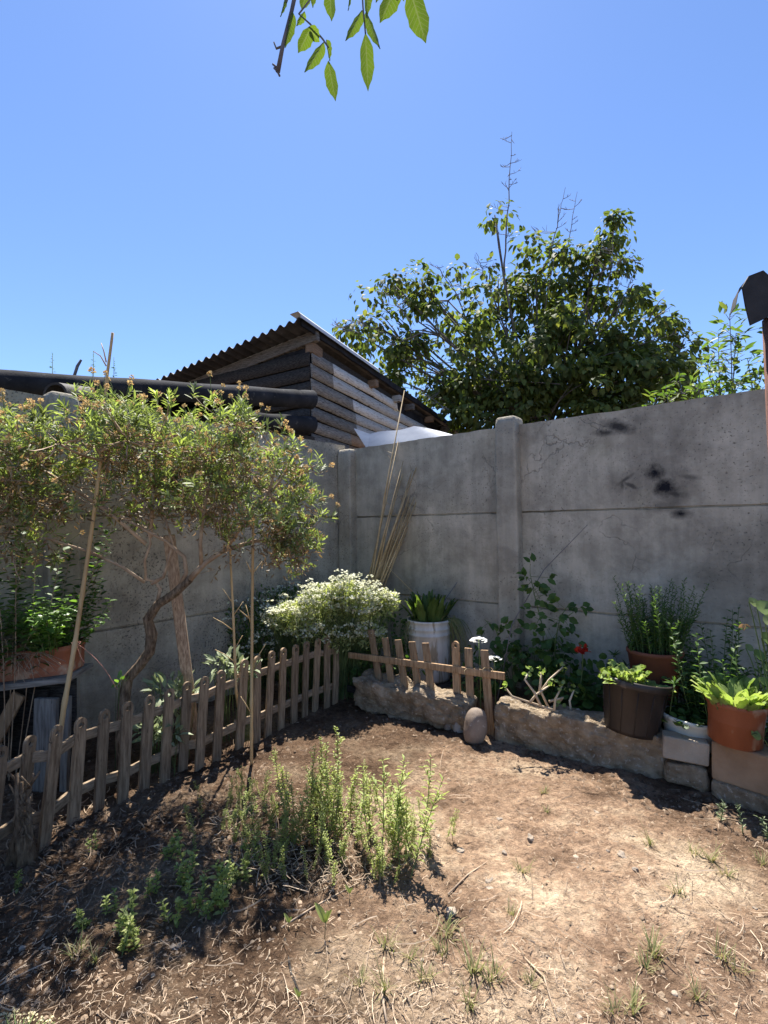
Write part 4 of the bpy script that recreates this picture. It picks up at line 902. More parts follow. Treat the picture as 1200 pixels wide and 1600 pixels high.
def stalky(name, label, cat, base, stems, nper, size, tmpl, lmat, smat, rad=.1, h=(.2, .4), lean=.15, up=.4, start=.15, group=None, parent_c=None, r0=.003, rndw=.5, wave=.03, flower=None):
    """upright stems with leaves all along; one thing with stems and leaves as parts"""
    base = Vector(base); r = thing(name, label, cat, tuple(base), group=group); sm = MB(); lm = MB(); PP, DD, UU, SS = [], [], [], []; tips = []
    for s in range(stems):
        a = random.uniform(0, 6.28); rr = rad * math.sqrt(random.random()); b_ = base + Vector((rr * math.cos(a), rr * math.sin(a), 0))
        hh = random.uniform(*h); tp = b_ + Vector((math.cos(a) * lean * hh * (.3 + rr / max(rad, 1e-3)) + random.gauss(0, wave), math.sin(a) * lean * hh * (.3 + rr / max(rad, 1e-3)) + random.gauss(0, wave), hh))
        L = bez(b_, b_.lerp(tp, .5) + Vector((random.gauss(0, wave), random.gauss(0, wave), .04 * hh)), tp, 7); sm.tube(L, [lerp(r0, r0 * .4, i / 6) for i in range(7)], 4, False); tips.append(tp)
        ph = random.uniform(0, 6.28)
        for k in range(nper):
            u = start + (1 - start) * k / nper; i = min(5, int(u * 6)); p = L[i].lerp(L[i + 1], u * 6 - i); an = ph + k * 2.4 + random.gauss(0, .3)
            PP.append(tuple(p)); DD.append((math.cos(an), math.sin(an), up + random.gauss(0, .25))); UU.append((random.gauss(0, .3), random.gauss(0, .3), 1)); SS.append(size * random.uniform(.6, 1.15) * (1.1 - .45 * abs(u - .45)))
    obj('stems', sm, smat, r)
    if PP: scatter(lm, tmpl, np.array(PP), np.array(DD), np.array(UU), np.array(SS)); obj('leaves', lm, lmat, r)
    if flower: flower(r, tips)
    return r
stalky('rosemary', 'tall feathery green herb rising from the red-brown pot by the wall', 'herb', rpc + Vector((0, 0, .12)), 70, 40, .03, diamond(.24), M['darkleaf'], M['greenstem'], .125, (.14, .42), .2, .9, r0=.0025)
def place(px, py, z=None, dY=0):
    g = GP(px, py) if z is None else G(px, py, z); return Vector((g.x, g.y + dY, g.z))
def bedp(px, depth, py=None):
    p = P(px, 1000, depth); p.z = GZ(p.x, p.y); return p
stalky('leafy_shrub', 'dark bushy herb against the wall right of the rosemary pot', 'shrub', bedp(1120, 2.62), 52, 34, .04, diamond(.5), M['darkleaf'], M['greenstem'], .17, (.3, .68), .3, .5)
stalky('oregano', 'upright oregano stems with paired leaves between the dark pot and basin', 'herb', bedp(1072, 2.68), 16, 26, .036, lance(.75, .15), M['mint'], M['greenstem'], .06, (.3, .48), .1, .25)
stalky('basin_herb', 'small round-leaved herb trailing in the faded grey basin', 'herb', gbc + Vector((0, 0, .118)), 40, 6, .034, roundleaf(8, .08), M['darkleaf'], M['greenstem'], .095, (.02, .07), .4, .3)
stalky('starry_plant', 'low dark plant with star-like leaf rosettes behind the dark pot', 'plant', bedp(1030, 2.72), 24, 0, .05, lance(.2), M['darkleaf'], M['greenstem'], .15, (.18, .36), .25, r0=.004, flower=lambda r, tips: [scatter(_m := MB(), lance(.2, .1, .04), np.repeat(np.array([tuple(t) for t in tips]), 14, 0), nrm(RNG.normal(size=(14 * len(tips), 3)) * np.array((1, 1, .35)) + np.array((0, 0, .5))), np.array([[0, 0, 1.]] * (14 * len(tips))), RNG.uniform(.04, .06, 14 * len(tips))), obj('leaf_stars', _m, M['darkleaf'], r)])
def nasturtium():
    r = thing('nasturtium', 'nasturtium with big round pale leaves at the right edge by the wall', 'plant', tuple(bedp(1215, 2.25))); sm, lm = MB(), MB(); b_ = OFF[r.name]
    for px, py, Yd, sz, tilt in [(1183, 952, 2.25, .085, .4), (1170, 940, 2.3, .05, .2), (1196, 975, 2.2, .06, .9), (1190, 997, 2.25, .07, .2), (1205, 950, 2.3, .07, .1), (1210, 1010, 2.2, .06, .3), (1178, 1022, 2.35, .055, .2), (1165, 1012, 2.4, .04, .3), (1195, 1045, 2.3, .05, .2), (1188, 1065, 2.3, .045, .3), (1174, 1148, 2.2, .045, .2)]:
        c = P(px, py, Yd); scatter(lm, roundleaf(11, .15), [tuple(c)], [(1, .1, tilt - .3)], [(-.1, -.8, .65)], [sz]); sm.tube(bez(b_, b_.lerp(c, .6) + Vector((0, 0, .12)), c, 7), .0022, 4, False)
    c = P(1163, 975, 2.25); obj('stems', sm, M['greenstem'], r); obj('leaves', lm, M['nast'], r, smooth=True)
    m = MB(); scatter(m, lance(.5, .3), [tuple(c)] * 5, rdir(5) + np.array((0, 0, -.8)), rdir(5), [.03] * 5); obj('withered_leaf', m, M['shrubdark'], r)
nasturtium()
# low green mass of the bed
def leaf_mound(name, label, cat, blobs, n, size, tmpl, mat, group=None, up=.35, edge=.35):
    b_ = Vector(blobs[0][0]); z0 = GZ(b_.x, b_.y); r = thing(name, label, cat, (b_.x, b_.y, z0), group=group); pos, d = rin(blobs, n, edge)
    m = MB(); dirs = nrm(d * .8 + rdir(n) * .6 + np.array((0, 0, up - .35))); scatter(m, tmpl, pos, dirs, rdir(n) * .5 + np.array((0, -.2, 1.)), RNG.uniform(.55, 1.1, n) * size); obj('leaves', m, mat, r)
    m = MB()
    for i in range(0, n, 3):
        bl = min(blobs, key=lambda q: (Vector(q[0]) - Vector(pos[i])).length); s = Vector((bl[0][0], bl[0][1], GZ(bl[0][0], bl[0][1]) - .01)) + Vector((random.gauss(0, .02), random.gauss(0, .02), 0))
        m.tube(bez(s, s.lerp(Vector(pos[i]), .5) + Vector((0, 0, .04)), Vector(pos[i]), 5), .0016, 3, False)
    obj('stems', m, M['greenstem'], r); return r
def bl(px, py, Yd, r, f=1.0): return (tuple(P(px, py, Yd)), (r, r, r * f))
leaf_mound('geranium', 'dark green geranium with scalloped leaves and one red bloom in the right bed', 'plant', [bl(890, 1070, 3.08, .16, .9), bl(850, 1060, 3.14, .13), bl(930, 1062, 3.0, .13), bl(915, 1090, 2.92, .11)], 330, .055, roundleaf(9, .12), M['darkleaf'])
gq = P(910, 1016, 2.9)
m = MB(); n = 40; scatter(m, roundleaf(7, .1), np.array(tuple(gq)) + RNG.normal(size=(n, 3)) * np.array((.016, .012, .007)), rdir(n) + np.array((0, 0, .3)), rdir(n) * .5 + np.array((0, 0, 1.)), .026)
geroot = [o for o in COL.objects if o.name.startswith('geranium')][0]; obj('red_bloom', m, M['redflower'], geroot); m = MB(); m.tube(bez(P(905, 1080, 2.92), P(912, 1050, 2.92), gq, 5), .003, 5); obj('bloom_stalk', m, M['greenstem'], geroot)
leaf_mound('mallow_plant', 'low dark broad-leaved plant at the foot of the right wall post', 'plant', [bl(800, 1035, 3.36, .13), bl(835, 1025, 3.3, .12), bl(770, 1050, 3.36, .1), bl(870, 1020, 3.2, .1)], 210, .07, lance(.7, .2), M['darkleaf'])
leaf_mound('bed_greens', 'low mixed green leaves behind the short picket panel below the white flowers', 'plant', [bl(600, 1030, 3.6, .14), bl(565, 1040, 3.65, .1), bl(640, 1040, 3.55, .09), bl(620, 985, 3.85, .16)], 280, .05, lance(.55, .2), M['darkleaf'])
leaf_mound('bed_greens', 'low green leaves between the white bucket and the right end of the picket panel', 'plant', [bl(722, 1055, 3.4, .10), bl(735, 1030, 3.5, .09), bl(745, 1075, 3.25, .07)], 110, .05, lance(.55, .2), M['darkleaf'])
# climbing rose shoots on the wall post
def vine(name, label, pts_, nl, size, mat, smat=None, side=.05, cat='climber'):
    r = thing(name, label, cat, tuple(pts_[0])); sm, lm = MB(), MB(); sm.tube(pts_, [lerp(.005, .002, i / (len(pts_) - 1)) for i in range(len(pts_))], 5, False); pos, dd = [], []
    for k in range(nl):
        u = (k + .5) / nl * .8 + .2; f = u * (len(pts_) - 1); i = min(len(pts_) - 2, int(f)); p = pts_[i].lerp(pts_[i + 1], f - i); dv = Vector((random.gauss(0, 1), -.5 + random.gauss(0, .4), random.gauss(.1, .5))).normalized(); e = p + dv * random.uniform(.4, 1.2) * side
        sm.tube([p, e], [.002, .0012], 3, False)
        for q in range(3): pos.append(tuple(e + Vector((random.gauss(0, .012), random.gauss(0, .01), random.gauss(0, .012))))); dd.append(tuple(dv + Vector((random.gauss(0, .6), random.gauss(0, .3), random.gauss(-.1, .5)))))
    n = len(pos); scatter(lm, lance(.62, .15), np.array(pos), np.array(dd), rdir(n) * .5 + np.array((0, -.6, .6)), RNG.uniform(.7, 1.15, n) * size); obj('stem', sm, smat or M['greenstem'], r); obj('leaves', lm, mat, r); return r
vine('rose_shoot', 'leafy rose shoot climbing the wall just right of the wall post', [bedp(850, 3.3), P(848, 980, 3.3), P(835, 930, 3.3), P(828, 895, 3.3)], 22, .06, M['darkleaf'], side=.10)
vine('rose_shoot', 'shorter leafy rose shoot spreading right along the wall above the red bloom', [bedp(862, 3.22), P(868, 1000, 3.2), P(875, 965, 3.2), P(888, 945, 3.2)], 18, .06, M['darkleaf'], side=.10)
vine('rose_shoot', 'small rose shoot left of the wall post above the white blooms', [bedp(785, 3.4), P(783, 1010, 3.4), P(775, 985, 3.4), P(757, 968, 3.4)], 11, .062, M['darkleaf'], side=.06)
# white umbel blooms by the panel
for px, py, sz, lab in ((748, 1000, .024, 'white rounded bloom above the right end of the picket panel'), (772, 1030, .022, 'smaller white bloom half hidden right of the picket panel')):
    c = P(px, py, 3.1); r = thing('white_bloom', lab, 'flower', (c.x, c.y, GZ(c.x, c.y)), group='white blooms by the picket panel'); n = 40
    m = MB(); an = RNG.uniform(0, 6.28, n); rr = np.sqrt(RNG.random(n)) * sz * 1.6; scatter(m, roundleaf(6, .1), np.array(tuple(c)) + np.stack([rr * np.cos(an), rr * np.sin(an), -rr * rr * 14 + .012], 1), np.stack([np.cos(an), np.sin(an), .2 + 0 * an], 1), np.array([[0, -.3, 1.]] * n), .022); obj('petals', m, M['pureflower'], r)
    m = MB(); m.tube(bez(OFF[r.name], OFF[r.name].lerp(c, .5) + Vector((.01, 0, 0)), c, 5), .003, 5); obj('stalk', m, M['greenstem'], r)
# bare pale geranium stems on the slab
r = thing('bare_geranium', 'pale bare branching stems with a few leaf tufts lying over the border slab', 'plant', tuple(P(845, 1105, 2.75)))
m = MB(); tips = []
for ch in [[(872, 1112), (830, 1098), (800, 1088), (790, 1075)], [(858, 1108), (845, 1080), (858, 1062), (880, 1042)], [(845, 1103), (835, 1082), (820, 1062), (827, 1050)], [(866, 1110), (868, 1092), (878, 1072)], [(828, 1098), (838, 1085), (860, 1070)], [(858, 1096), (880, 1090), (872, 1100)], [(842, 1085), (845, 1065), (846, 1050)], [(893, 1115), (890, 1095), (897, 1078)]]:
    Yd = 2.72 + random.uniform(-.04, .06); L = [P(x, y, Yd + .01 * i) for i, (x, y) in enumerate(ch)]; m.tube(L, [lerp(.0075, .0045, i / (len(L) - 1)) for i in range(len(L))], 6); tips.append(L[-1])
obj('stems', m, M['geran'], r); m = MB(); n = 9 * len(tips); scatter(m, roundleaf(8, .15), np.repeat(np.array([tuple(t) for t in tips]), 9, 0) + RNG.normal(size=(n, 3)) * .013, rdir(n) + np.array((0, 0, .5)), rdir(n) + np.array((0, 0, .8)), RNG.uniform(.012, .028, n)); obj('leaves', m, M['lettuce'], r)

# ------------------------------------------------------------------ white flowering bush in the corner
def umbels(r, tips_pos, mat, sz=.026, k=14, name='flower_heads', psz=(.013, .023)):
    tips_pos = np.asarray(tips_pos); n = len(tips_pos) * k; c = np.repeat(tips_pos, k, 0); an = RNG.uniform(0, 6.28, n); rr = np.sqrt(RNG.random(n)) * sz
    m = MB(); scatter(m, roundleaf(5, .1), c + np.stack([rr * np.cos(an), rr * np.sin(an), -rr * rr * 14 + RNG.normal(size=n) * .004], 1), np.stack([np.cos(an), np.sin(an), .2 + 0 * an], 1), rdir(n) * .9 + np.array((0, -.25, 1.)), RNG.uniform(*psz, n) * .85); obj(name, m, mat, r, kind='stuff')
def flower_bush(label, blobs, nl, nf, lmat, edge=.4, fsz=.026):
    b_ = Vector(blobs[0][0]); z0 = GZ(b_.x, b_.y); r = thing('flowering_bush', label, 'shrub', (b_.x, b_.y, z0)); pos, d = rin(blobs, nl, edge)
    m = MB(); scatter(m, diamond(.35), pos, nrm(d * .5 + rdir(nl) * .8 + np.array((0, 0, .45))), rdir(nl), RNG.uniform(.02, .045, nl)); obj('leaves', m, lmat, r)
    p2, d2 = rin(blobs, nf * 3, .12); k = d2[:, 2] > -.05; p2 = p2[k][:nf]; p2 = p2 + (fbm(p2 * 8, 2, 3) * .11)[:, None] * d2[k][:nf] + np.stack([0 * p2[:, 0], 0 * p2[:, 0], RNG.uniform(0, 1, len(p2)) ** 3 * .09], 1); umbels(r, p2, M['whiteflower'], fsz)
    m = MB()
    for p in list(p2) + list(pos[::25]):
        bq = min(blobs, key=lambda q: (Vector(q[0]) - Vector(p)).length); s = Vector((bq[0][0] * .6 + b_.x * .4 + random.gauss(0, .03), bq[0][1] * .6 + b_.y * .4 + .12 + random.gauss(0, .03), z0)); m.tube(bez(s, s.lerp(Vector(p), .55) + Vector((0, 0, .08)), Vector(p), 5), [.003, .0025, .002, .0015, .001], 3, False)
    obj('stems', m, M['greenstem'], r)
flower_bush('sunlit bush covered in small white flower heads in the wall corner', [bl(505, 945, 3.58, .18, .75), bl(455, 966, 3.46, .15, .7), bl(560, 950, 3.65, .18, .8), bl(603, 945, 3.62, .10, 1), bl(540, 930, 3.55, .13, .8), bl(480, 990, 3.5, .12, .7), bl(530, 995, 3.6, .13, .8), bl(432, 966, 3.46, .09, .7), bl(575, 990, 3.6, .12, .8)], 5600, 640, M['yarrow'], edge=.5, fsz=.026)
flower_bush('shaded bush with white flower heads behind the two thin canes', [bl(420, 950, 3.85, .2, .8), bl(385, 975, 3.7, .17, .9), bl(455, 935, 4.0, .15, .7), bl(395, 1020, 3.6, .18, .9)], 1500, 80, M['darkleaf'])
# tall dry reeds leaning right from the corner
reed = thing('dry_reeds', 'bundle of tall dry tan reeds leaning right in the wall corner', 'reeds', tuple(GP(558, 1095) + Vector((0, .4, 0))))
for i, (x0, y0, x1, y1) in enumerate([(566, 960, 667, 686), (570, 960, 655, 700), (574, 955, 648, 728), (568, 960, 640, 700), (578, 955, 625, 745), (572, 960, 632, 610), (580, 950, 668, 735), (564, 960, 622, 690), (576, 960, 660, 760), (583, 950, 640, 780), (588, 948, 652, 790), (571, 958, 644, 745), (577, 956, 650, 770), (581, 954, 636, 760), (574, 957, 660, 715), (586, 950, 646, 800), (569, 960, 630, 720)]):
    Yd = 4.02 + .03 * (i % 4); a = P(x0, y0, Yd); b_ = P(x1, y1, Yd + .12); g0 = a + (a - b_) * .35; g0.z = max(0, g0.z); m = MB(); L = [g0, a, a.lerp(b_, .5) + Vector((.012 * math.sin(i), 0, .01)), b_]
    m.tube(L, [.010, .0095, .0075, .0035], 6)
    for k in range(3):
        s = a.lerp(b_, random.uniform(.55, .98)); m.tube([s, s + Vector((random.choice((-1, 1)) * random.uniform(.02, .07), 0, random.uniform(.01, .06)))], [.002, .001], 3)
    obj('cane', m, M['reed'], reed)
# drooping dry grass at the bucket
r = thing('drooping_grass', 'drooping half-dry grass hanging over the right side of the white bucket', 'grass tuft', tuple(P(705, 968, 3.7))); m = MB()
def blade(m, a, mid, b_, wd):
    L = bez(a, mid, b_, 7); V = []; 
    for i, p in enumerate(L):
        hw = wd * (1 - i / 6.5) * .5; V += [tuple(p + Vector((-hw, -hw * .4, 0))), tuple(p + Vector((hw, hw * .4, 0)))]
    m.add(V, [(2 * i, 2 * i + 1, 2 * i + 3, 2 * i + 2) for i in range(6)])
for k in range(46):
    a = P(700 + random.uniform(-12, 8), 968, 3.7 + random.uniform(-.08, .08)); e = a + Vector((random.uniform(.0, .17), random.uniform(-.12, .08), -random.uniform(.1, .33))); blade(m, a, a.lerp(e, .4) + Vector((.04, 0, random.uniform(.08, .17))), e, .010)
for k in range(8):
    a = P(648 + random.uniform(-8, 8), 970, 3.66); e = a + Vector((-random.uniform(.03, .1), -.03, -random.uniform(.1, .25))); blade(m, a, a.lerp(e, .4) + Vector((-.03, 0, .09)), e, .008)
obj('blades', m, M['grass'], r)
for x0, y0, x1, y1, Yd, lab in ((690, 945, 728, 890, 3.85, 'thin dark stick slanting up right behind the bucket'), (648, 928, 600, 880, 3.9, 'thin pale twig slanting left between the bucket and reeds')):
    m = MB(); m.tube([P(x0, y0, Yd) - (P(x1, y1, Yd) - P(x0, y0, Yd)) * .9, P(x0, y0, Yd), P(x1, y1, Yd + .05)], [.0035, .0035, .002], 5); tag(obj('thin_stick', m, M['greytwig' if x0 == 690 else 'reed']), lab, 'stick')
m = MB(); m.tube([bedp(775, 3.25) , P(800, 975, 3.3), P(850, 890, 3.35), P(918, 820, 3.05)], [.004, .0035, .003, .0015], 5); tag(obj('thin_stick', m, M['greytwig']), 'long thin bare stick leaning on the wall right of the wall post', 'stick')

# ------------------------------------------------------------------ pruned shrub with spent flower heads
tb0 = GP(196, 1200); shrub = thing('pruned_shrub', 'umbrella-shaped shrub with twisted trunk and tan spent flower heads behind the left picket fence', 'shrub', tuple(tb0))
def tp_(lst): return [P(x, y, Yd) for x, y, Yd in lst]
mb = MB()
tr = [tb0 - Vector((0, 0, .03))] + tp_([(192, 1150, 2.59), (194, 1090, 2.60), (200, 1060, 2.6), (218, 1040, 2.6), (234, 1018, 2.6), (237, 990, 2.59), (231, 968, 2.58), (246, 945, 2.57), (272, 928, 2.55), (297, 905, 2.53)])
mb.tube(tr, [.042, .036, .031, .026, .025, .026, .029, .025, .022, .022, .019], 10)
rnd = random.Random(4)
obj('trunk', mb, M['bark'], shrub, smooth=True)
limbs = [([(297, 905, 2.53), (320, 880, 2.53), (350, 860, 2.55), (400, 845, 2.57), (440, 845, 2.6)], .016), ([(246, 945, 2.57), (250, 920, 2.55), (243, 908, 2.53), (228, 905, 2.5), (226, 875, 2.45), (235, 850, 2.42), (225, 780, 2.4)], .010),
         ([(236, 912, 2.52), (255, 902, 2.53), (262, 880, 2.5), (270, 850, 2.48), (255, 800, 2.45)], .010), ([(282, 915, 2.54), (291, 895, 2.52), (288, 870, 2.5), (270, 855, 2.48), (260, 846, 2.46), (230, 830, 2.4), (160, 790, 2.35)], .012),
         ([(315, 885, 2.53), (313, 850, 2.5), (318, 800, 2.48), (335, 720, 2.5)], .011), ([(226, 910, 2.5), (190, 885, 2.44), (140, 862, 2.38), (70, 840, 2.3), (10, 800, 2.25)], .008), ([(350, 862, 2.55), (380, 820, 2.5), (420, 770, 2.52)], .010), ([(228, 850, 2.42), (170, 800, 2.36), (110, 760, 2.32), (60, 730, 2.3)], .010), ([(235, 840, 2.42), (240, 760, 2.42), (245, 690, 2.42)], .010), ([(160, 790, 2.35), (170, 720, 2.36), (165, 650, 2.38)], .008)]
mb = MB()
for pts_, r0 in limbs:
    L = tp_(pts_); mb.tube(L, [lerp(r0, r0 * .5, i / (len(L) - 1)) for i in range(len(L))], 7)
sb = [(60, 735, 2.28, .25), (150, 700, 2.36, .27), (240, 700, 2.42, .28), (330, 700, 2.48, .26), (395, 745, 2.52, .22), (452, 790, 2.56, .18), (395, 815, 2.45, .18), (115, 775, 2.26, .22), (15, 775, 2.2, .22), (300, 770, 2.42, .22), (-20, 700, 2.3, .25), (455, 858, 2.52, .11), (488, 825, 2.56, .10), (450, 730, 2.56, .14), (440, 830, 2.5, .15), (205, 770, 2.34, .22), (370, 668, 2.5, .15), (165, 655, 2.38, .16), (435, 705, 2.55, .13), (-60, 760, 2.25, .25), (350, 850, 2.45, .10), (15, 845, 2.2, .15), (70, 845, 2.28, .12), (465, 865, 2.55, .11), (430, 870, 2.52, .09)]
sblobs = [(tuple(P(x, y, Yd)), (r_, r_, r_ * .85)) for x, y, Yd, r_ in sb]
sblobs += [(tuple(P(200, 690, 2.16)), (.19, .19, .15)), (tuple(P(95, 695, 2.1)), (.2, .2, .16)), (tuple(P(0, 700, 2.05)), (.2, .2, .16))]
sblobs += [((c_[0] - .02, c_[1] + .42, c_[2] - .02), r_) for c_, r_ in (sblobs[1], sblobs[2], sblobs[3], sblobs[9])]
NT = 2000; tpos, td = rin(sblobs, NT, .33); tpos = tpos + td * (RNG.random((NT, 1)) ** 4 * .09); kp = (fbm(tpos * 3.6, 2, 66) > -.14) | (RNG.random(NT) < .12) | ((tpos[:, 2] < 1.42) & (tpos[:, 0] > -.62)); tpos, td = tpos[kp], td[kp]; NT = len(tpos)
limb_pts = [p for pts_, _ in limbs for p in tp_(pts_)[1:]] + [Vector(b_[0]) for b_ in sblobs]
lp = np.array([tuple(p) for p in limb_pts]); cz = {i: Vector(b_[0]) for i, b_ in enumerate(sblobs)}
for i, b_ in enumerate(sblobs):
    j = np.argmin(((lp[:-len(sblobs)] - np.array(b_[0])) ** 2).sum(1)); mb.tube(bez(lp[j], (Vector(lp[j]) + Vector(b_[0])) / 2 + Vector((0, 0, -.03)), b_[0], 5), [.009, .008, .007, .006, .005], 5, False)
for i in range(0, NT, 2):
    p = Vector(tpos[i]); j = np.argmin(((lp - tpos[i]) ** 2).sum(1)); q = Vector(lp[j]); s = q.lerp(p, .25)
    mb.tube(bez(s, s.lerp(p, .5) + Vector((random.gauss(0, .02), random.gauss(0, .02), -.02)), p, 4), [.0035, .003, .0022, .0016], 3, False)
obj('branches', mb, M['twig'], shrub)
low = (td[:, 2] < -.05) | (fbm(tpos * 4.2, 2, 91) > .30)
mb = MB()   # green tufts
gi = np.where(~low | (RNG.random(NT) < .35))[0]; per = 13; c = np.repeat(tpos[gi], per, 0); od = np.repeat(td[gi], per, 0); n = len(c)
axis_d = nrm(od * .7 + np.array((0, 0, .9)) + np.repeat(RNG.normal(size=(len(gi), 3)) * .35, per, 0))
tt = np.tile(np.linspace(0, 1, per), len(gi)); rad = rdir(n); rad = nrm(rad - axis_d * (rad * axis_d).sum(1, keepdims=True))
pos = c + axis_d * (tt[:, None] * .06 - .02); dirs = nrm(axis_d * (.35 + tt[:, None] * .8) + rad)
scatter(mb, lance(.20, .1, .04), pos, dirs, axis_d + rdir(n) * .3, RNG.uniform(.028, .056, n)); obj('foliage', mb, M['shrubleaf'], shrub)
mb = MB(); li = np.where(low)[0]; c = np.repeat(tpos[li], 7, 0); n = len(c)
scatter(mb, lance(.25, .3, .1), c + RNG.normal(size=(n, 3)) * .025, rdir(n) + np.array((0, 0, -.3)), rdir(n), RNG.uniform(.02, .04, n))
for i in range(260):
    j = random.choice(list(li)); p = Vector(tpos[j]); dv = Vector(rdir(1)[0]); dv.z *= .4; mb.tube([p, p + dv * random.uniform(.05, .14)], [.0018, .001], 3, False)
obj('dry_undergrowth', mb, M['shrubdark'], shrub)
# spent heads on short stalks
up_i = np.where(td[:, 2] > -.35)[0]; hi = RNG.choice(up_i, min(len(up_i), 430), replace=False); mb = MB(); sm = MB(); pos, dd, ss = [], [], []
for i in hi:
    p = Vector(tpos[i]); dv = (Vector(td[i]) * .55 + Vector((random.gauss(0, .25), random.gauss(0, .25), .75))).normalized(); p = p + dv * .03; L = random.uniform(.035, .11); e = p + dv * L; sm.tube([p - dv * .02, p.lerp(e, .5) + Vector((random.gauss(0, .004),) * 3), e], [.0014, .0013, .0013], 3, False)
    r_ = random.uniform(.0095, .016)
    for k in range(20):
        q = Vector(rdir(1)[0]); pos.append(tuple(e + q * r_ * .35)); dd.append(tuple(q + dv * .45)); ss.append(r_ * random.uniform(.75, 1.1))
n = len(pos); scatter(mb, diamond(.7, .2, .15), pos, dd, rdir(n), ss)
mb.cur = 1
for V_ in sm.v: mb.v.append(V_)
mb.f += [tuple(q + mb.n for q in f) for f in sm.f]; mb.mi += [1] * len(sm.f); mb.n += sm.n
obj('spent_flower_heads', mb, [M['flowerhead'], M['greenstem']], shrub, kind='stuff')

# stake leaning beside the trunk, canes
def cane(name, label, pts_, r0, r1, mat, cat='cane', nodes=7, twigs=()):
    r = thing(name, label, cat, tuple(pts_[0])); m = MB(); L = [Vector(p) for p in pts_]; dense = []
    tot = sum((L[i + 1] - L[i]).length for i in range(len(L) - 1)); n = nodes * 6
    cum = [0]; [cum.append(cum[-1] + (L[i + 1] - L[i]).length) for i in range(len(L) - 1)]
    rad = []
    for k in range(n + 1):
        s = tot * k / n; i = max(j for j in range(len(L) - 1) if cum[j] <= s + 1e-9); dense.append(L[i].lerp(L[i + 1], (s - cum[i]) / (cum[i + 1] - cum[i]))); rad.append(lerp(r0, r1, k / n) * (1.22 if k % 6 == 0 and 0 < k < n else 1))
    m.tube(dense, rad, 8); obj('culm', m, mat, r, smooth=True)
    if twigs:
        m = MB()
        for tw in twigs: m.tube(tw, [r1 * .55, r1 * .45, r1 * .3][:len(tw)] if len(tw) == 3 else [r1 * .5, r1 * .3], 5)
        obj('side_twigs', m, mat, r)
    return r
sb_ = GP(306, 1165) ; sb_.y += .06; Ys = 2.64
a = P(306, 1165, 2.88); b_ = P(264, 836, 2.66); d = b_ - a; L = d.length; d.normalize(); sd = Vector((1, .35, 0)); sd = (sd - d * sd.dot(d)).normalized(); nn = d.cross(sd)
m = MB(); m.box((a + b_) / 2 - d * .05, (.058, .038, L + .1), Matrix((sd, nn, d)).transposed()); st = obj('wooden_stake', m, M['stake'], bevel=.005); tag(st, 'square wooden stake leaning behind the pruned shrub trunk', 'stake')
cane('bamboo_cane', 'tall thick bamboo cane standing left of the shrub trunk and poking through its crown', [GP(80, 1262), P(99, 1110, 2.27), P(118, 1000, 2.31), P(143, 830, 2.33), P(160, 700, 2.33), P(167, 590, 2.33), P(176, 520, 2.33)], .012, .006, M['cane'], nodes=9, twigs=[[P(166, 572, 2.33), P(157, 556, 2.32), P(146, 549, 2.31)], [P(166, 566, 2.33), P(162, 548, 2.33), P(158, 536, 2.33)]])
cane('dry_cane', 'thin dry cane with side twigs standing in front of the picket fence', [GP(393, 1196), P(393, 1100, 2.55), P(394, 950, 2.55), P(395, 860, 2.55), P(396, 800, 2.56)], .0085, .006, M['cane'], nodes=7, twigs=[[P(394, 897, 2.55), P(385, 878, 2.54)], [P(394, 897, 2.55), P(410, 877, 2.55)], [P(391, 968, 2.55), P(372, 951, 2.53)], [P(394, 1040, 2.55), P(416, 1005, 2.56)], [P(392, 975, 2.55), P(384, 945, 2.55)], [P(391, 1112, 2.55), P(376, 1088, 2.54)]])
cane('dry_cane', 'thin dry cane with side twigs rising behind the picket fence beside another', [GP(371, 1150) + Vector((0, .08, 0)), P(369, 1080, 2.85), P(364, 950, 2.84), P(360, 870, 2.83), P(357, 800, 2.83)], .0085, .005, M['cane'], nodes=7, twigs=[[P(363, 984, 2.84), P(348, 973, 2.83), P(333, 965, 2.82)], [P(368, 1035, 2.84), P(350, 1022, 2.83), P(336, 1015, 2.82)], [P(366, 960, 2.84), P(380, 940, 2.84)], [P(368, 1012, 2.84), P(379, 993, 2.84)], [P(362, 940, 2.84), P(348, 920, 2.83)]])
m = MB(); q = P(119, 1005, 2.325); m.tube([q + Vector((.018 * math.cos(a), .018 * math.sin(a), .004 * math.sin(2 * a))) for a in np.linspace(0, 2 * PI, 13)], .002, 4); m.tube(bez(q, P(160, 1030, 2.4), P(183, 1078, 2.5), 8), .0012, 4); m.tube(bez(P(119, 1006, 2.33), P(126, 1030, 2.33), P(133, 1036, 2.33), 4), .001, 4)
tag(obj('string', m, M['string']), 'pinkish string tied round the bamboo cane and strung to the shrub trunk', 'string')

# ------------------------------------------------------------------ plank stand with a terracotta trough
TY = 2.36
tz = P(60, 1072, TY).z; tx0, tx1 = P(-150, 1070, TY).x, P(96, 1070, TY).x
stand = thing('plank_stand', 'makeshift stand of old grey planks under the terracotta trough behind the fence', 'stand', ((tx0 + tx1) / 2, TY + .1, 0))
R_ = Matrix.Rotation(math.radians(6), 3, 'Z') @ Matrix.Rotation(math.radians(-4.5), 3, 'Y')
cm = Vector(((tx0 + tx1) / 2, TY + .12, tz - .012))
m = MB(); m.box(cm, (tx1 - tx0, .26, .028), R_); obj('top_plank', m, M['tablewood'], stand, bevel=.003)
for x, wd, mm, yy in ((64, .105, 'legwood', 0), (92, .035, 'legwood', .02), (20, .09, 'darkwood', .14), (-40, .1, 'legwood', .02)):
    p = P(x, 1100, TY); m = MB(); hh = tz - .045; m.box((p.x, TY + .03 + yy, hh / 2 - .02), (wd, .025, hh), Matrix.Rotation(.03, 3, 'Y')); obj('leg_board', m, M[mm], stand, bevel=.003)
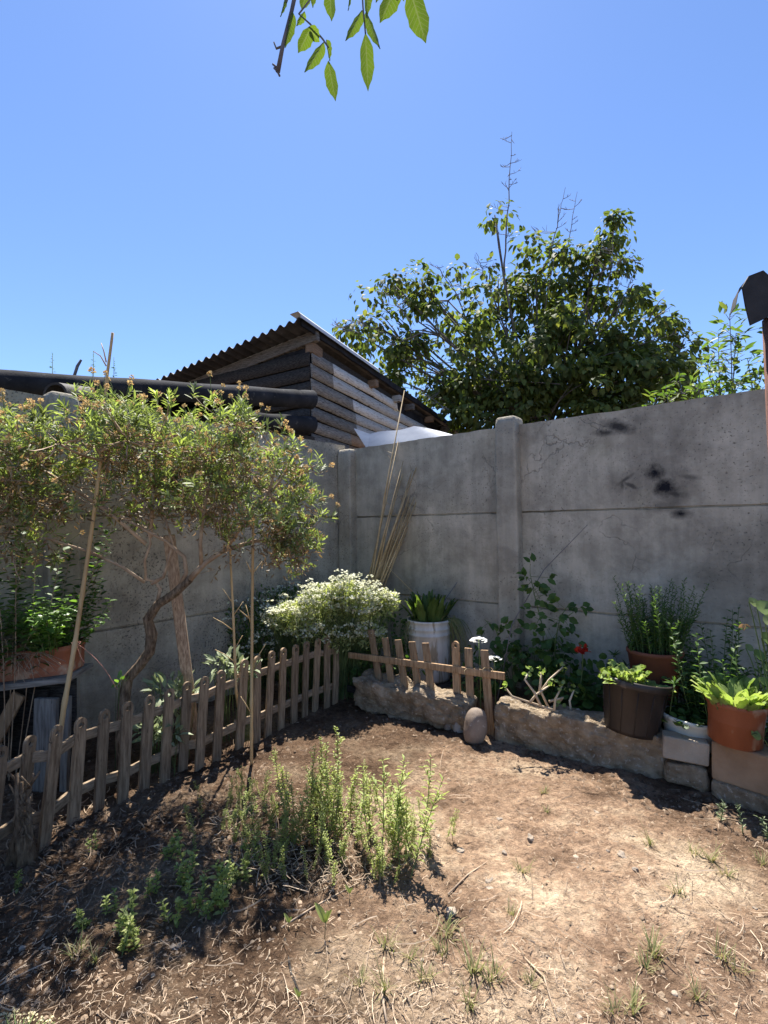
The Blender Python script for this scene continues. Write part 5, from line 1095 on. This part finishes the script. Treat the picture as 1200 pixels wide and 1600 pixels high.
p0 = P(-20, 1130, TY); p1 = P(18, 1090, TY); beam(p0 + Vector((0, .05, -.1)), p1 + Vector((0, .05, 0)), .06, .02, 'gatewood', 'brace', stand)
m = MB(); m.box((cm.x, TY + .2, .28), (.62, .02, .44)); obj('back_board', m, M['darkwood'], stand)
trough = thing('trough_planter', 'long dusty terracotta trough of herbs standing on the plank stand', 'planter', (cm.x, cm.y, tz))
m = MB(); z1 = .135; hx, hy = (tx1 - tx0) / 2 - .005, .10
prof = [(.88, .0), (.90, .015), (.965, .105), (1.0, .108), (1.005, .135), (.965, .135), (.93, .10), (.85, .02)]
def rr_loop(sx, sy, n=6, rad=.03):
    out = []
    for cx_, cy_, a0 in ((sx - rad, sy - rad, 0), (-sx + rad, sy - rad, PI / 2), (-sx + rad, -sy + rad, PI), (sx - rad, -sy + rad, 1.5 * PI)):
        out += [(cx_ + rad * math.cos(a0 + PI / 2 * k / n), cy_ + rad * math.sin(a0 + PI / 2 * k / n)) for k in range(n + 1)]
    return out
rows = []
for k, (f, zz) in enumerate(prof):
    ins = (1 - f) * .10; rows.append([tuple(R_ @ Vector((x, y, zz + .006)) + Vector((cm.x, cm.y, tz))) for x, y in rr_loop(hx - ins, hy - ins)])
rows = [r_ + [r_[0]] for r_ in rows]; m.grid(np.array(rows)); k = len(rows[0]) - 1; m.add(rows[0][:-1], [tuple(range(k))[::-1]]); m.add(rows[-1][:-1], [tuple(range(k))])
obj('pot_body', m, M['trough'], trough)
m = MB(); lp_ = rr_loop(hx - .012, hy - .012); m.add([tuple(R_ @ Vector((x, y, .115)) + Vector((cm.x, cm.y, tz))) for x, y in lp_], [tuple(range(len(lp_)))]); obj('soil', m, M['soil'], trough)
def tpos_(px, zz=.12): 
    x = P(px, 1000, TY + .1).x; return Vector((x, cm.y, tz + zz - .0 - (x - cm.x) * -math.tan(math.radians(4.5))))
stalky('mint', 'glossy green leafy herb at the right end of the terracotta trough', 'herb', tpos_(80, .1), 46, 22, .042, lance(.62, .2), M['mint'], M['greenstem'], .095, (.16, .34), .55, .25, r0=.002)
stalky('grey_herb', 'wispy grey half-dry herb spilling over the front of the trough at the left edge', 'herb', tpos_(12, .1), 70, 20, .03, lance(.2), M['greyleaf'], M['straw'], .12, (.08, .26), .7, .3, r0=.0015)
stalky('dark_shrub', 'dark small-leaved shrub standing behind the trough at the left edge', 'shrub', Vector((P(20, 900, 2.55).x, 2.52, .05)), 40, 44, .055, lance(.45, .15), M['darkleaf'], M['twig'], .14, (.85, 1.25), .25, .3, start=.45)
m = MB()
for i in range(90):
    a = tpos_(random.uniform(-30, 80), .13) + Vector((0, -.09, 0)); e = a + Vector((random.gauss(0, .07), -random.uniform(.0, .05), -random.uniform(.02, .12))); m.tube(bez(a, a.lerp(e, .5) + Vector((random.gauss(0, .02), -.02, .03)), e, 5), .0012, 3, False)
gh = [o for o in COL.objects if o.name == 'grey_herb'][0]; obj('dry_tangle', m, M['straw'], gh)
# grey post behind the stand
m = MB(); p = P(118, 1080, 2.66); m.box((p.x, 2.60, .36), (.05, .05, .76)); tag(obj('upright_board', m, M['legwood'], bevel=.003), 'upright grey board between the plank stand and pitted wall', 'board')
# low silver plants behind the fence
for px, py, Yd, sz, lab in ((262, 1078, 2.75, .11, 'silvery green leafy clump at the foot of the leaning stake'), (240, 1140, 2.6, .09, 'lower silvery green clump behind the fence below the stake'), (355, 1040, 2.95, .1, 'silvery green clump behind the fence beside the thin cane')):
    leaf_mound('silver_plant', lab, 'plant', [(tuple(P(px, py, Yd)), (sz, sz, sz * .6)), (tuple(P(px + 25, py + 6, Yd)), (sz * .7, sz * .7, sz * .5))], 90, .075, lance(.35, .2), M['silver'], up=.7)
p = P(196, 1052, 2.6)
leaf_mound('trunk_sprout', 'little green sprout on the old cut of the shrub trunk', 'sprout', [(tuple(P(188, 1065, 2.58)), (.03, .03, .02))], 12, .04, lance(.5, .2), M['mint'], up=.6)

# torn dry stump before the first picket
c = GP(34, 1352); r = thing('dry_stump', 'torn dry plant stump tied in front of the fence at the left edge', 'stump', tuple(c)); m = MB()
for k in range(16):
    a = c + Vector((random.gauss(0, .02), random.gauss(0, .015), -.02)); tp = P(random.gauss(38, 7), random.gauss(1232, 14), c.y + random.uniform(-.03, .03)); m.tube([a, a.lerp(tp, .5) + Vector((random.gauss(0, .01), random.gauss(0, .01), 0)), tp], [.016, .012, .006], 6)
obj('stalks', m, M['bark'], r, smooth=True); m = MB()
for x0, y0, x1, y1 in ((36, 1235, 62, 1205), (34, 1240, 12, 1205), (45, 1230, 52, 1208), (30, 1262, 14, 1225)): m.tube(bez(P(x0, y0, c.y), P((x0 + x1) / 2 + 6, (y0 + y1) / 2, c.y - .02), P(x1, y1, c.y - .02), 5), [.008, .007, .006, .005, .003], 5)
for k in range(40):
    p = P(random.gauss(37, 5), random.gauss(1262, 18), c.y - .016); m.tube([p, p + Vector((random.gauss(0, .03), -.01, random.gauss(-.02, .03)))], [.004, .001], 4, False)
obj('torn_fibres', m, M['bark'], r)

# ------------------------------------------------------------------ weeds in the yard
def weed_proto(seed, h, nl, size, tmpl, lmat, stems=1, up=.5, tipbud=False):
    random.seed(seed); sm, lm = MB(), MB(); PP, DD, SS = [], [], []
    for s in range(stems):
        a0 = random.uniform(0, 6.28); b_ = Vector((random.gauss(0, .012), random.gauss(0, .012), -.02)) if stems > 1 else Vector((0, 0, -.02)); hh = h * random.uniform(.75, 1.05)
        tp = b_ + Vector((random.gauss(0, .05 * h + .012 * stems), random.gauss(0, .05 * h + .012 * stems), hh)); L = bez(b_, b_.lerp(tp, .5) + Vector((random.gauss(0, .02), random.gauss(0, .02), 0)), tp, 8); sm.tube(L, [lerp(.0024, .001, i / 7) for i in range(8)], 5, False)
        for k in range(nl):
            u = .22 + .78 * k / nl; i = min(6, int(u * 7)); p = L[i].lerp(L[i + 1], u * 7 - i)
            for side in (0, PI):
                an = a0 + k * 1.57 + side + random.gauss(0, .35); PP.append(tuple(p)); DD.append((math.cos(an), math.sin(an), up + random.gauss(0, .25))); SS.append(size * random.uniform(.55, 1.1) * (1.1 - .5 * u))
            if random.random() < .35 and u < .85:
                an = random.uniform(0, 6.28); e = p + Vector((math.cos(an) * .035, math.sin(an) * .035, .05)) * (h / .4); sm.tube([p, e], [.0015, .0008], 3, False)
                for q in range(7):
                    PP.append(tuple(p.lerp(e, .35 + q * .1))); DD.append((random.gauss(0, 1), random.gauss(0, 1), .6)); SS.append(size * random.uniform(.35, .65))
    return sm, lm, np.array(PP), np.array(DD), np.array(SS)
def make_weeds(name, cat, group, protos, places, label_of):
    made = []
    for i, (g, kind, rz, sc) in enumerate(places):
        if kind not in [k for k, _, _ in made]:
            (sm, lm, PP, DD, SS), tmpl, lmat, smat = protos[kind]
            r = thing(name, None, cat, (0, 0, 0), 0, group); a = obj('stem', sm, smat, r, local=True); scatter(lm, tmpl, PP, DD, np.array([[0.1, -.1, 1.]] * len(PP)), SS); b_ = obj('leaves', lm, lmat, r, local=True); made.append((kind, r, [a, b_])); r.location = g; r.rotation_euler = (0, 0, rz); r.scale = (sc,) * 3; r['label'] = label_of(i)
        else:
            _, r0, kids = [q for q in made if q[0] == kind][0]; dup(r0, kids, g, rz, sc, label_of(i))
random.seed(21)
protos = {k: (weed_proto(50 + k, .34, 28, .027, None, None), diamond(.5, .2), M['weed'], M['weedstem']) for k in range(6)}
protos.update({k: (weed_proto(60 + k, .42, 22, .05, None, None), lance(.28, .2), M['weed'], M['greenstem']) for k in range(6, 9)})
pl = []
random.seed(33)
while len(pl) < 104:
    x = random.uniform(338, 668); hw_ = 68 * math.sqrt(1 - ((x - 503) / 168) ** 2); y = 1312 + .1 * (x - 500) + random.uniform(-1, 1) * hw_; g = GP(x, y)
    hf = np.interp(x, [335, 380, 430, 490, 530, 570, 610, 670], [.55, .65, .8, 1.02, 1.05, .8, .8, .7]) * np.interp(y, [1240, 1330, 1390], [1.05, .9, .5])
    pl.append((tuple(g), random.randrange(6), random.uniform(0, 6.28), hf * random.uniform(.5, 1.05)))
for k in range(42):
    a_ = random.uniform(0, 6.28); f_ = random.uniform(.8, 1.22); x, y = 503 + 172 * f_ * math.cos(a_), 1318 + 66 * f_ * math.sin(a_)
    g = GP(x, y); pl.append((tuple(g), random.randrange(6), random.uniform(0, 6.28), random.uniform(.25, .6)))
for x, y in ((596, 1350), (625, 1368), (612, 1340), (645, 1350), (580, 1340), (655, 1330), (640, 1375)): pl.append((tuple(GP(x, y)), random.randrange(6, 9), random.uniform(0, 6.28), random.uniform(.78, .98)))
make_weeds('tall_weed', 'weed', 'upright weeds in the middle of the yard', protos, pl, lambda i: 'upright green leafy weed in the dense clump in the middle of the dirt yard')
protos2 = {k: (weed_proto(80 + k, .15, 9, .034, None, None, 2), lance(.5, .2), M['weed'], M['greenstem']) for k in range(4)}
pl = [(tuple(GP(x, y)), i % 4, i * 1.3, s) for i, (x, y, s) in enumerate([(360, 1425, 1.15), (300, 1375, 1.1), (305, 1430, .9), (270, 1440, .85), (325, 1440, .8), (200, 1460, .9), (190, 1490, .8), (215, 1478, .7), (255, 1350, .9), (285, 1395, .9), (235, 1400, .7), (150, 1330, .6), (20, 1390, .6), (345, 1400, .8), (380, 1375, .8), (395, 1350, .8), (130, 1450, .7), (170, 1425, .7)])]
make_weeds('low_weed', 'weed', 'low weeds in the shrub shade', protos2, pl, lambda i: 'low leafy weed growing in the shrub shade at the lower left of the yard')
sd_ = [(507, 1468, 1.0, 'two-leaved seedling standing alone on bare dirt below the weed clump'), (545, 1408, .5, 'tiny seedling nearest below the weed clump'), (450, 1455, .5, 'tiny dark seedling left of the two-leaved seedling'), (465, 1570, .4, 'tiny dark shoot near the bottom edge below the two-leaved seedling')]
for x, y, s, lab in sd_:
    g = GP(x, y); r = thing('seedling', lab, 'seedling', tuple(g)); m = MB(); m.tube([g - Vector((0, 0, .01)), g + Vector((.004, 0, .055 * s))], [.002, .0016], 4); obj('stem', m, M['weedstem'], r)
    m = MB(); q = np.array([tuple(g + Vector((.004, 0, .05 * s)))] * 3); scatter(m, bigleaf(.35, .15, .0), q, np.array([(-.45, 0, 1), (.25, -.2, .8), (.1, .3, .6)]), np.array([(.6, -.6, .4), (-.6, -.5, .6), (0, -.8, .5)]), [.065 * s, .05 * s, .03 * s]); obj('leaves', m, M['weed'], r)
# grass tufts
def tuft_proto(seed, n, h):
    random.seed(seed); m = MB()
    for k in range(n):
        a = random.uniform(0, 6.28); l = h * random.uniform(.4, 1); b_ = Vector((random.gauss(0, .008), random.gauss(0, .008), -.008)); e = b_ + Vector((math.cos(a) * l * .6, math.sin(a) * l * .6, l * random.uniform(.3, .95))); mid = b_.lerp(e, .5) + Vector((0, 0, l * .25)); L = bez(b_, mid, e, 5); V = []
        sx = Vector((-math.sin(a), math.cos(a), 0))
        for i, p in enumerate(L): hw = .0022 * (1 - i / 4.4); V += [tuple(p - sx * hw), tuple(p + sx * hw)]
        m.add(V, [(2 * i, 2 * i + 1, 2 * i + 3, 2 * i + 2) for i in range(4)])
    return m
tprot = [None] * 5
TF = [(815, 1365, 1.0), (700, 1460, 1.1), (690, 1490, .8), (605, 1480, 1.0), (640, 1500, .8), (740, 1520, 1.3), (770, 1530, 1.0), (735, 1570, .9), (1020, 1490, 1.1), (1010, 1515, .9), (1130, 1500, 1.0), (1155, 1520, .8), (985, 1580, 1.0), (960, 1585, .8), (1015, 1320, .9), (1110, 1345, 1.1), (1085, 1335, .8), (1060, 1400, .8), (1135, 1370, .9), (850, 1240, .7), (855, 1270, .6), (120, 1490, .9), (150, 1500, .8), (1190, 1350, .8), (830, 1540, .7), (800, 1430, .7), (665, 1530, .9), (560, 1540, .7), (1090, 1560, .8), (600, 1550, 1.0)]
for i, (x, y, s) in enumerate(TF):
    g = GP(x, y); k = i % 5
    if tprot[k] is None:
        tprot[k] = obj('grass_tuft', tuft_proto(90 + k, 26, .095), M['grass'], local=True); o = tprot[k]
    else: o = tprot[k].copy(); COL.objects.link(o)
    o.location = g; o.rotation_euler = (0, 0, i * 1.7); o.scale = (s, s, s); tag(o, 'small half-dry grass tuft sprouting from the bare dirt', 'grass tuft', 'grass tufts on the dirt')
# feathery sprigs near the right border
pf = weed_proto(130, .14, 10, .03, None, None, 1, .7)
for i, (x, y, lab) in enumerate([(1125, 1282, 'pale narrow-leaved sprig below the flat slab, leftmost of the three'), (1160, 1302, 'pale narrow-leaved sprig below the flat slab, middle of the three'), (1196, 1312, 'pale narrow-leaved sprig at the right edge below the flat slab')]):
    g = GP(x, y); r = thing('narrow_leaved_sprig', lab, 'weed', tuple(g), i * 2.0, 'sprigs by the right border'); m, l2 = MB(), MB(); sm, lm, PP, DD, SS = weed_proto(130 + i, .14, 10, .03, None, None, 1, .7); obj('stem', sm, M['greenstem'], r, local=True); scatter(l2, lance(.18, .1), PP, DD, np.array([[0., 0, 1]] * len(PP)), SS); obj('leaves', l2, M['silver'], r, local=True)
# cream flowers at the bottom-left corner
r = thing('cream_flowers', 'cluster of cream flowers poking into the bottom left corner', 'flower', tuple(GP(25, 1660))); q = []
for x, y in [(8, 1586), (22, 1582), (38, 1590), (52, 1586), (62, 1594), (76, 1593), (15, 1595), (45, 1596), (30, 1598), (70, 1600), (-10, 1585), (86, 1597), (5, 1602)]: 
    q.append(tuple(P(x, y, 1.30)))
umbels(r, q, M['creamflower'], .0085, 14, psz=(.004, .008)); m = MB(); [m.tube(bez(OFF[r.name] + Vector((random.gauss(0, .02), 0, 0)), OFF[r.name].lerp(Vector(p), .5) + Vector((0, 0, .02)), Vector(p), 5), .0015, 3) for p in q]; obj('stalks', m, M['greenstem'], r)

# ------------------------------------------------------------------ pebbles, clods, straw, sticks, litter
random.seed(77)
PB = [(781, 1281, 11), (829, 1310, 13), (972, 1338, 16), (766, 1391, 12), (685, 1307, 8), (900, 1357, 9), (992, 1358, 9), (705, 1426, 15), (742, 1410, 7), (855, 1495, 7), (875, 1580, 12), (1054, 1553, 9), (1108, 1553, 7), (932, 1270, 8), (902, 1303, 7), (720, 1330, 12), (788, 1333, 10), (765, 1378, 14), (830, 1405, 8), (900, 1340, 8), (648, 1455, 6), (878, 1535, 6), (1045, 1578, 7), (905, 1590, 8), (1015, 1358, 9), (1000, 1372, 7), (950, 1330, 6), (660, 1500, 6), (545, 1590, 8), (420, 1470, 7), (280, 1477, 10), (270, 1480, 9), (35, 1482, 10), (1180, 1420, 7), (640, 1240, 7), (880, 1200, 5), (940, 1215, 5), (960, 1235, 5)]
pp_ = []
for k in range(4):
    m = MB(); rock(m, (0, 0, 0), (1, .75 + .08 * k, .6), 0, 3.4, .5, 10, 40 + k, 1.8); o = obj('pebble', m, M['pebble'], smooth=True, local=True); weld(o, 1e-3); pp_.append(o)
for i, (x, y, s) in enumerate(PB):
    g = GP(x, y); o = pp_[i % 4] if i < 4 else pp_[i % 4].copy()
    if i >= 4: COL.objects.link(o)
    sc = s / FPX * g.y * .95; o.location = (g.x, g.y, g.z + sc * .03); o.scale = (sc,) * 3; o.rotation_euler = (0, 0, i * 1.1); tag(o, 'small pale pebble lying on the bare dirt', 'pebble', 'pebbles on the dirt')
def ribbon(m, p, ang, L, wd, curve, lift=.004):
    n = 4; V = []
    for i in range(n + 1):
        u = i / n - .5; a = ang + curve * u; x = p[0] + math.cos(ang) * L * u - math.sin(ang) * curve * L * u * u; y = p[1] + math.sin(ang) * L * u + math.cos(ang) * curve * L * u * u
        z_ = lift + .002; V.append((x, y, z_, -math.sin(a), math.cos(a)))
    return V
def lay(num, region, Lr, wr, mat, name, seed, lift=.006, tilt=0.25):
    rg = np.random.default_rng(seed); pts_ = []
    while len(pts_) < num:
        x, y = region(rg)
        pts_.append((x, y))
    P2 = np.array(pts_); n = len(P2); ang = rg.uniform(0, PI, n); L = rg.uniform(*Lr, n) * rg.uniform(.4, 1, n); wd = rg.uniform(*wr, n); cv = rg.normal(size=n) * .55; k = 5
    u = np.linspace(-.5, .5, k)[None]; X_ = P2[:, :1] + np.cos(ang)[:, None] * L[:, None] * u - np.sin(ang)[:, None] * (cv * L)[:, None] * u * u; Y_ = P2[:, 1:] + np.sin(ang)[:, None] * L[:, None] * u + np.cos(ang)[:, None] * (cv * L)[:, None] * u * u
    flat = np.stack([X_.ravel(), Y_.ravel(), 0 * X_.ravel()], 1); Z_ = (ground_h(flat[:, 0], flat[:, 1]) + fbm(flat * 2.2, 3, 3) * .022 + fbm(flat * 9, 3, 9) * .010 + np.maximum(0, fbm(flat * 24, 3, 21)) * .016).reshape(X_.shape) + rg.uniform(-.001, lift, n)[:, None] + rg.normal(size=n)[:, None] * tilt * L[:, None] * u
    a2 = ang[:, None] + 2 * cv[:, None] * u; ox, oy = -np.sin(a2) * wd[:, None] / 2, np.cos(a2) * wd[:, None] / 2; tz_ = rg.normal(size=n)[:, None] * wd[:, None] * .3
    V = np.stack([np.stack([X_ - ox, Y_ - oy, Z_ - tz_], -1), np.stack([X_ + ox, Y_ + oy, Z_ + tz_], -1)], 2).reshape(-1, 3); m = MB(); F = []
    for i in range(n):
        b_ = i * 2 * k
        for j in range(k - 1): F.append((b_ + 2 * j, b_ + 2 * j + 1, b_ + 2 * j + 3, b_ + 2 * j + 2))
    m.v.append(V); m.f = F; m.mi = [0] * len(F); m.n = len(V)
    o = obj(name, m, mat, kind='stuff'); return o
def yard(rg):
    while True:
        px, py = rg.uniform(-60, 1260), 1110 + 520 * rg.random() ** .8
        g = G(px, py); d1 = (g - C0).dot(NR); q = vnoise(np.array([[g.x * 3, g.y * 3, 5.]]), 8)[0]
        if d1 > .66 and rg.random() < .25 + q * .9: return g.x, g.y
lay(5200, yard, (.008, .045), (.0007, .0018), M['straw'], 'straw', 1, .006, .10)
lay(200, yard, (.07, .2), (.0012, .0026), M['straw'], 'long_straw', 2, .010, .04)
def left_shade(rg):
    while True:
        px, py = rg.normal(190, 130), rg.normal(1330, 80); g = G(px, max(1120, py)); 
        if (g - C0).dot(NL) > .55: return g.x, g.y
lay(1700, left_shade, (.02, .07), (.0013, .0034), M['litter'], 'leaf_litter', 3, .02, .3)
def weed_bed(rg):
    while True:
        px, py = rg.uniform(330, 690), rg.uniform(1230, 1400)
        if ((px - 500) / 185) ** 2 + ((py - 1318) / 80) ** 2 < 1: g = G(px, py); return g.x, g.y
lay(1000, weed_bed, (.03, .09), (.0008, .0022), M['straw'], 'weed_straw', 4, .05, .5)
lay(500, weed_bed, (.02, .06), (.002, .005), M['litter'], 'weed_litter', 7, .02, .4)
def clods_(rg):
    return yard(rg)
rg = np.random.default_rng(9); m = MB(); Tc = np.array([(0, 0, .5), (.5, 0, 0), (.1, .5, .05), (-.45, .2, 0), (-.2, -.5, .05), (.3, -.4, .02)]); Fc = [(0, 1, 2), (0, 2, 3), (0, 3, 4), (0, 4, 5), (0, 5, 1)]
cp = np.array([yard(rg) for _ in range(6500)]); cz_ = np.array([0.0] * len(cp)); fl = np.stack([cp[:, 0], cp[:, 1], 0 * cp[:, 0]], 1)
cz_ = ground_h(cp[:, 0], cp[:, 1]) + fbm(fl * 2.2, 3, 3) * .022 + fbm(fl * 9, 3, 9) * .010 + np.maximum(0, fbm(fl * 24, 3, 21)) * .016 - .006
a = rg.uniform(0, 6.28, len(cp)); scatter(m, (Tc, Fc), np.stack([cp[:, 0], cp[:, 1], cz_], 1), np.stack([np.cos(a), np.sin(a), 0 * a], 1), np.array([[0, 0, 1.]] * len(cp)), rg.uniform(.004, .02, len(cp)) * rg.random(len(cp)) ** 1.5 + .003)
obj('gravel', m, simple('dirt_clod', (.12, .08, .05), (.36, .27, .19), 30, 1, bstr=.5, island=.3), kind='stuff')
def edges(rg):
    while True:
        px, py = rg.uniform(-40, 1240), rg.uniform(1090, 1420); g = G(px, py); d1 = (g - C0).dot(NR); d2 = (g - C0).dot(NL)
        if (.64 < d1 < .95 and px > 540) or (.72 < d2 < 1.05 and px < 560) or (((px - 500) / 200) ** 2 + ((py - 1325) / 85) ** 2 < 1 and rg.random() < .3): return g.x, g.y
m = MB(); cp = np.array([edges(rg) for _ in range(1500)]); fl = np.stack([cp[:, 0], cp[:, 1], 0 * cp[:, 0]], 1)
cz_ = ground_h(cp[:, 0], cp[:, 1]) + fbm(fl * 2.2, 3, 3) * .022 + fbm(fl * 9, 3, 9) * .010 + np.maximum(0, fbm(fl * 24, 3, 21)) * .016 - .007
a = rg.uniform(0, 6.28, len(cp)); scatter(m, (Tc, Fc), np.stack([cp[:, 0], cp[:, 1], cz_], 1), np.stack([np.cos(a), np.sin(a), 0 * a], 1), np.array([[0, 0, 1.]] * len(cp)) + rg.normal(size=(len(cp), 3)) * .2, .008 + .028 * rg.random(len(cp)) ** 2)
obj('dirt_clods', m, simple('dark_clod', (.07, .045, .03), (.22, .155, .105), 30, 1, bstr=.8, island=.3), kind='stuff')
# fallen sticks
for i, (pts_, r_, lab) in enumerate([([(800, 1480), (850, 1530), (870, 1595)], .003, 'long thin dry stick lying near the bottom centre of the yard'), ([(600, 1500), (597, 1560), (604, 1600)], .004, 'dry stick lying at the bottom edge left of centre'), ([(440, 1452), (490, 1420), (560, 1382)], .003, 'thin dry stick slanting below the weed clump'), ([(700, 1400), (730, 1370), (760, 1350)], .0028, 'bent dry stick right of the weed clump'), ([(1090, 1480), (1120, 1500), (1200, 1530)], .003, 'dry stick lying on the dirt near the right edge'), ([(445, 1470), (455, 1525), (470, 1560)], .0035, 'dark crooked twig lying on the dirt at the lower left centre')]):
    m = MB(); m.tube([GP(x, y) + Vector((0, 0, .006)) for x, y in pts_], [r_, r_, r_ * .7], 5); tag(obj('fallen_stick', m, M['straw' if i != 5 else 'darkwood']), lab, 'stick')
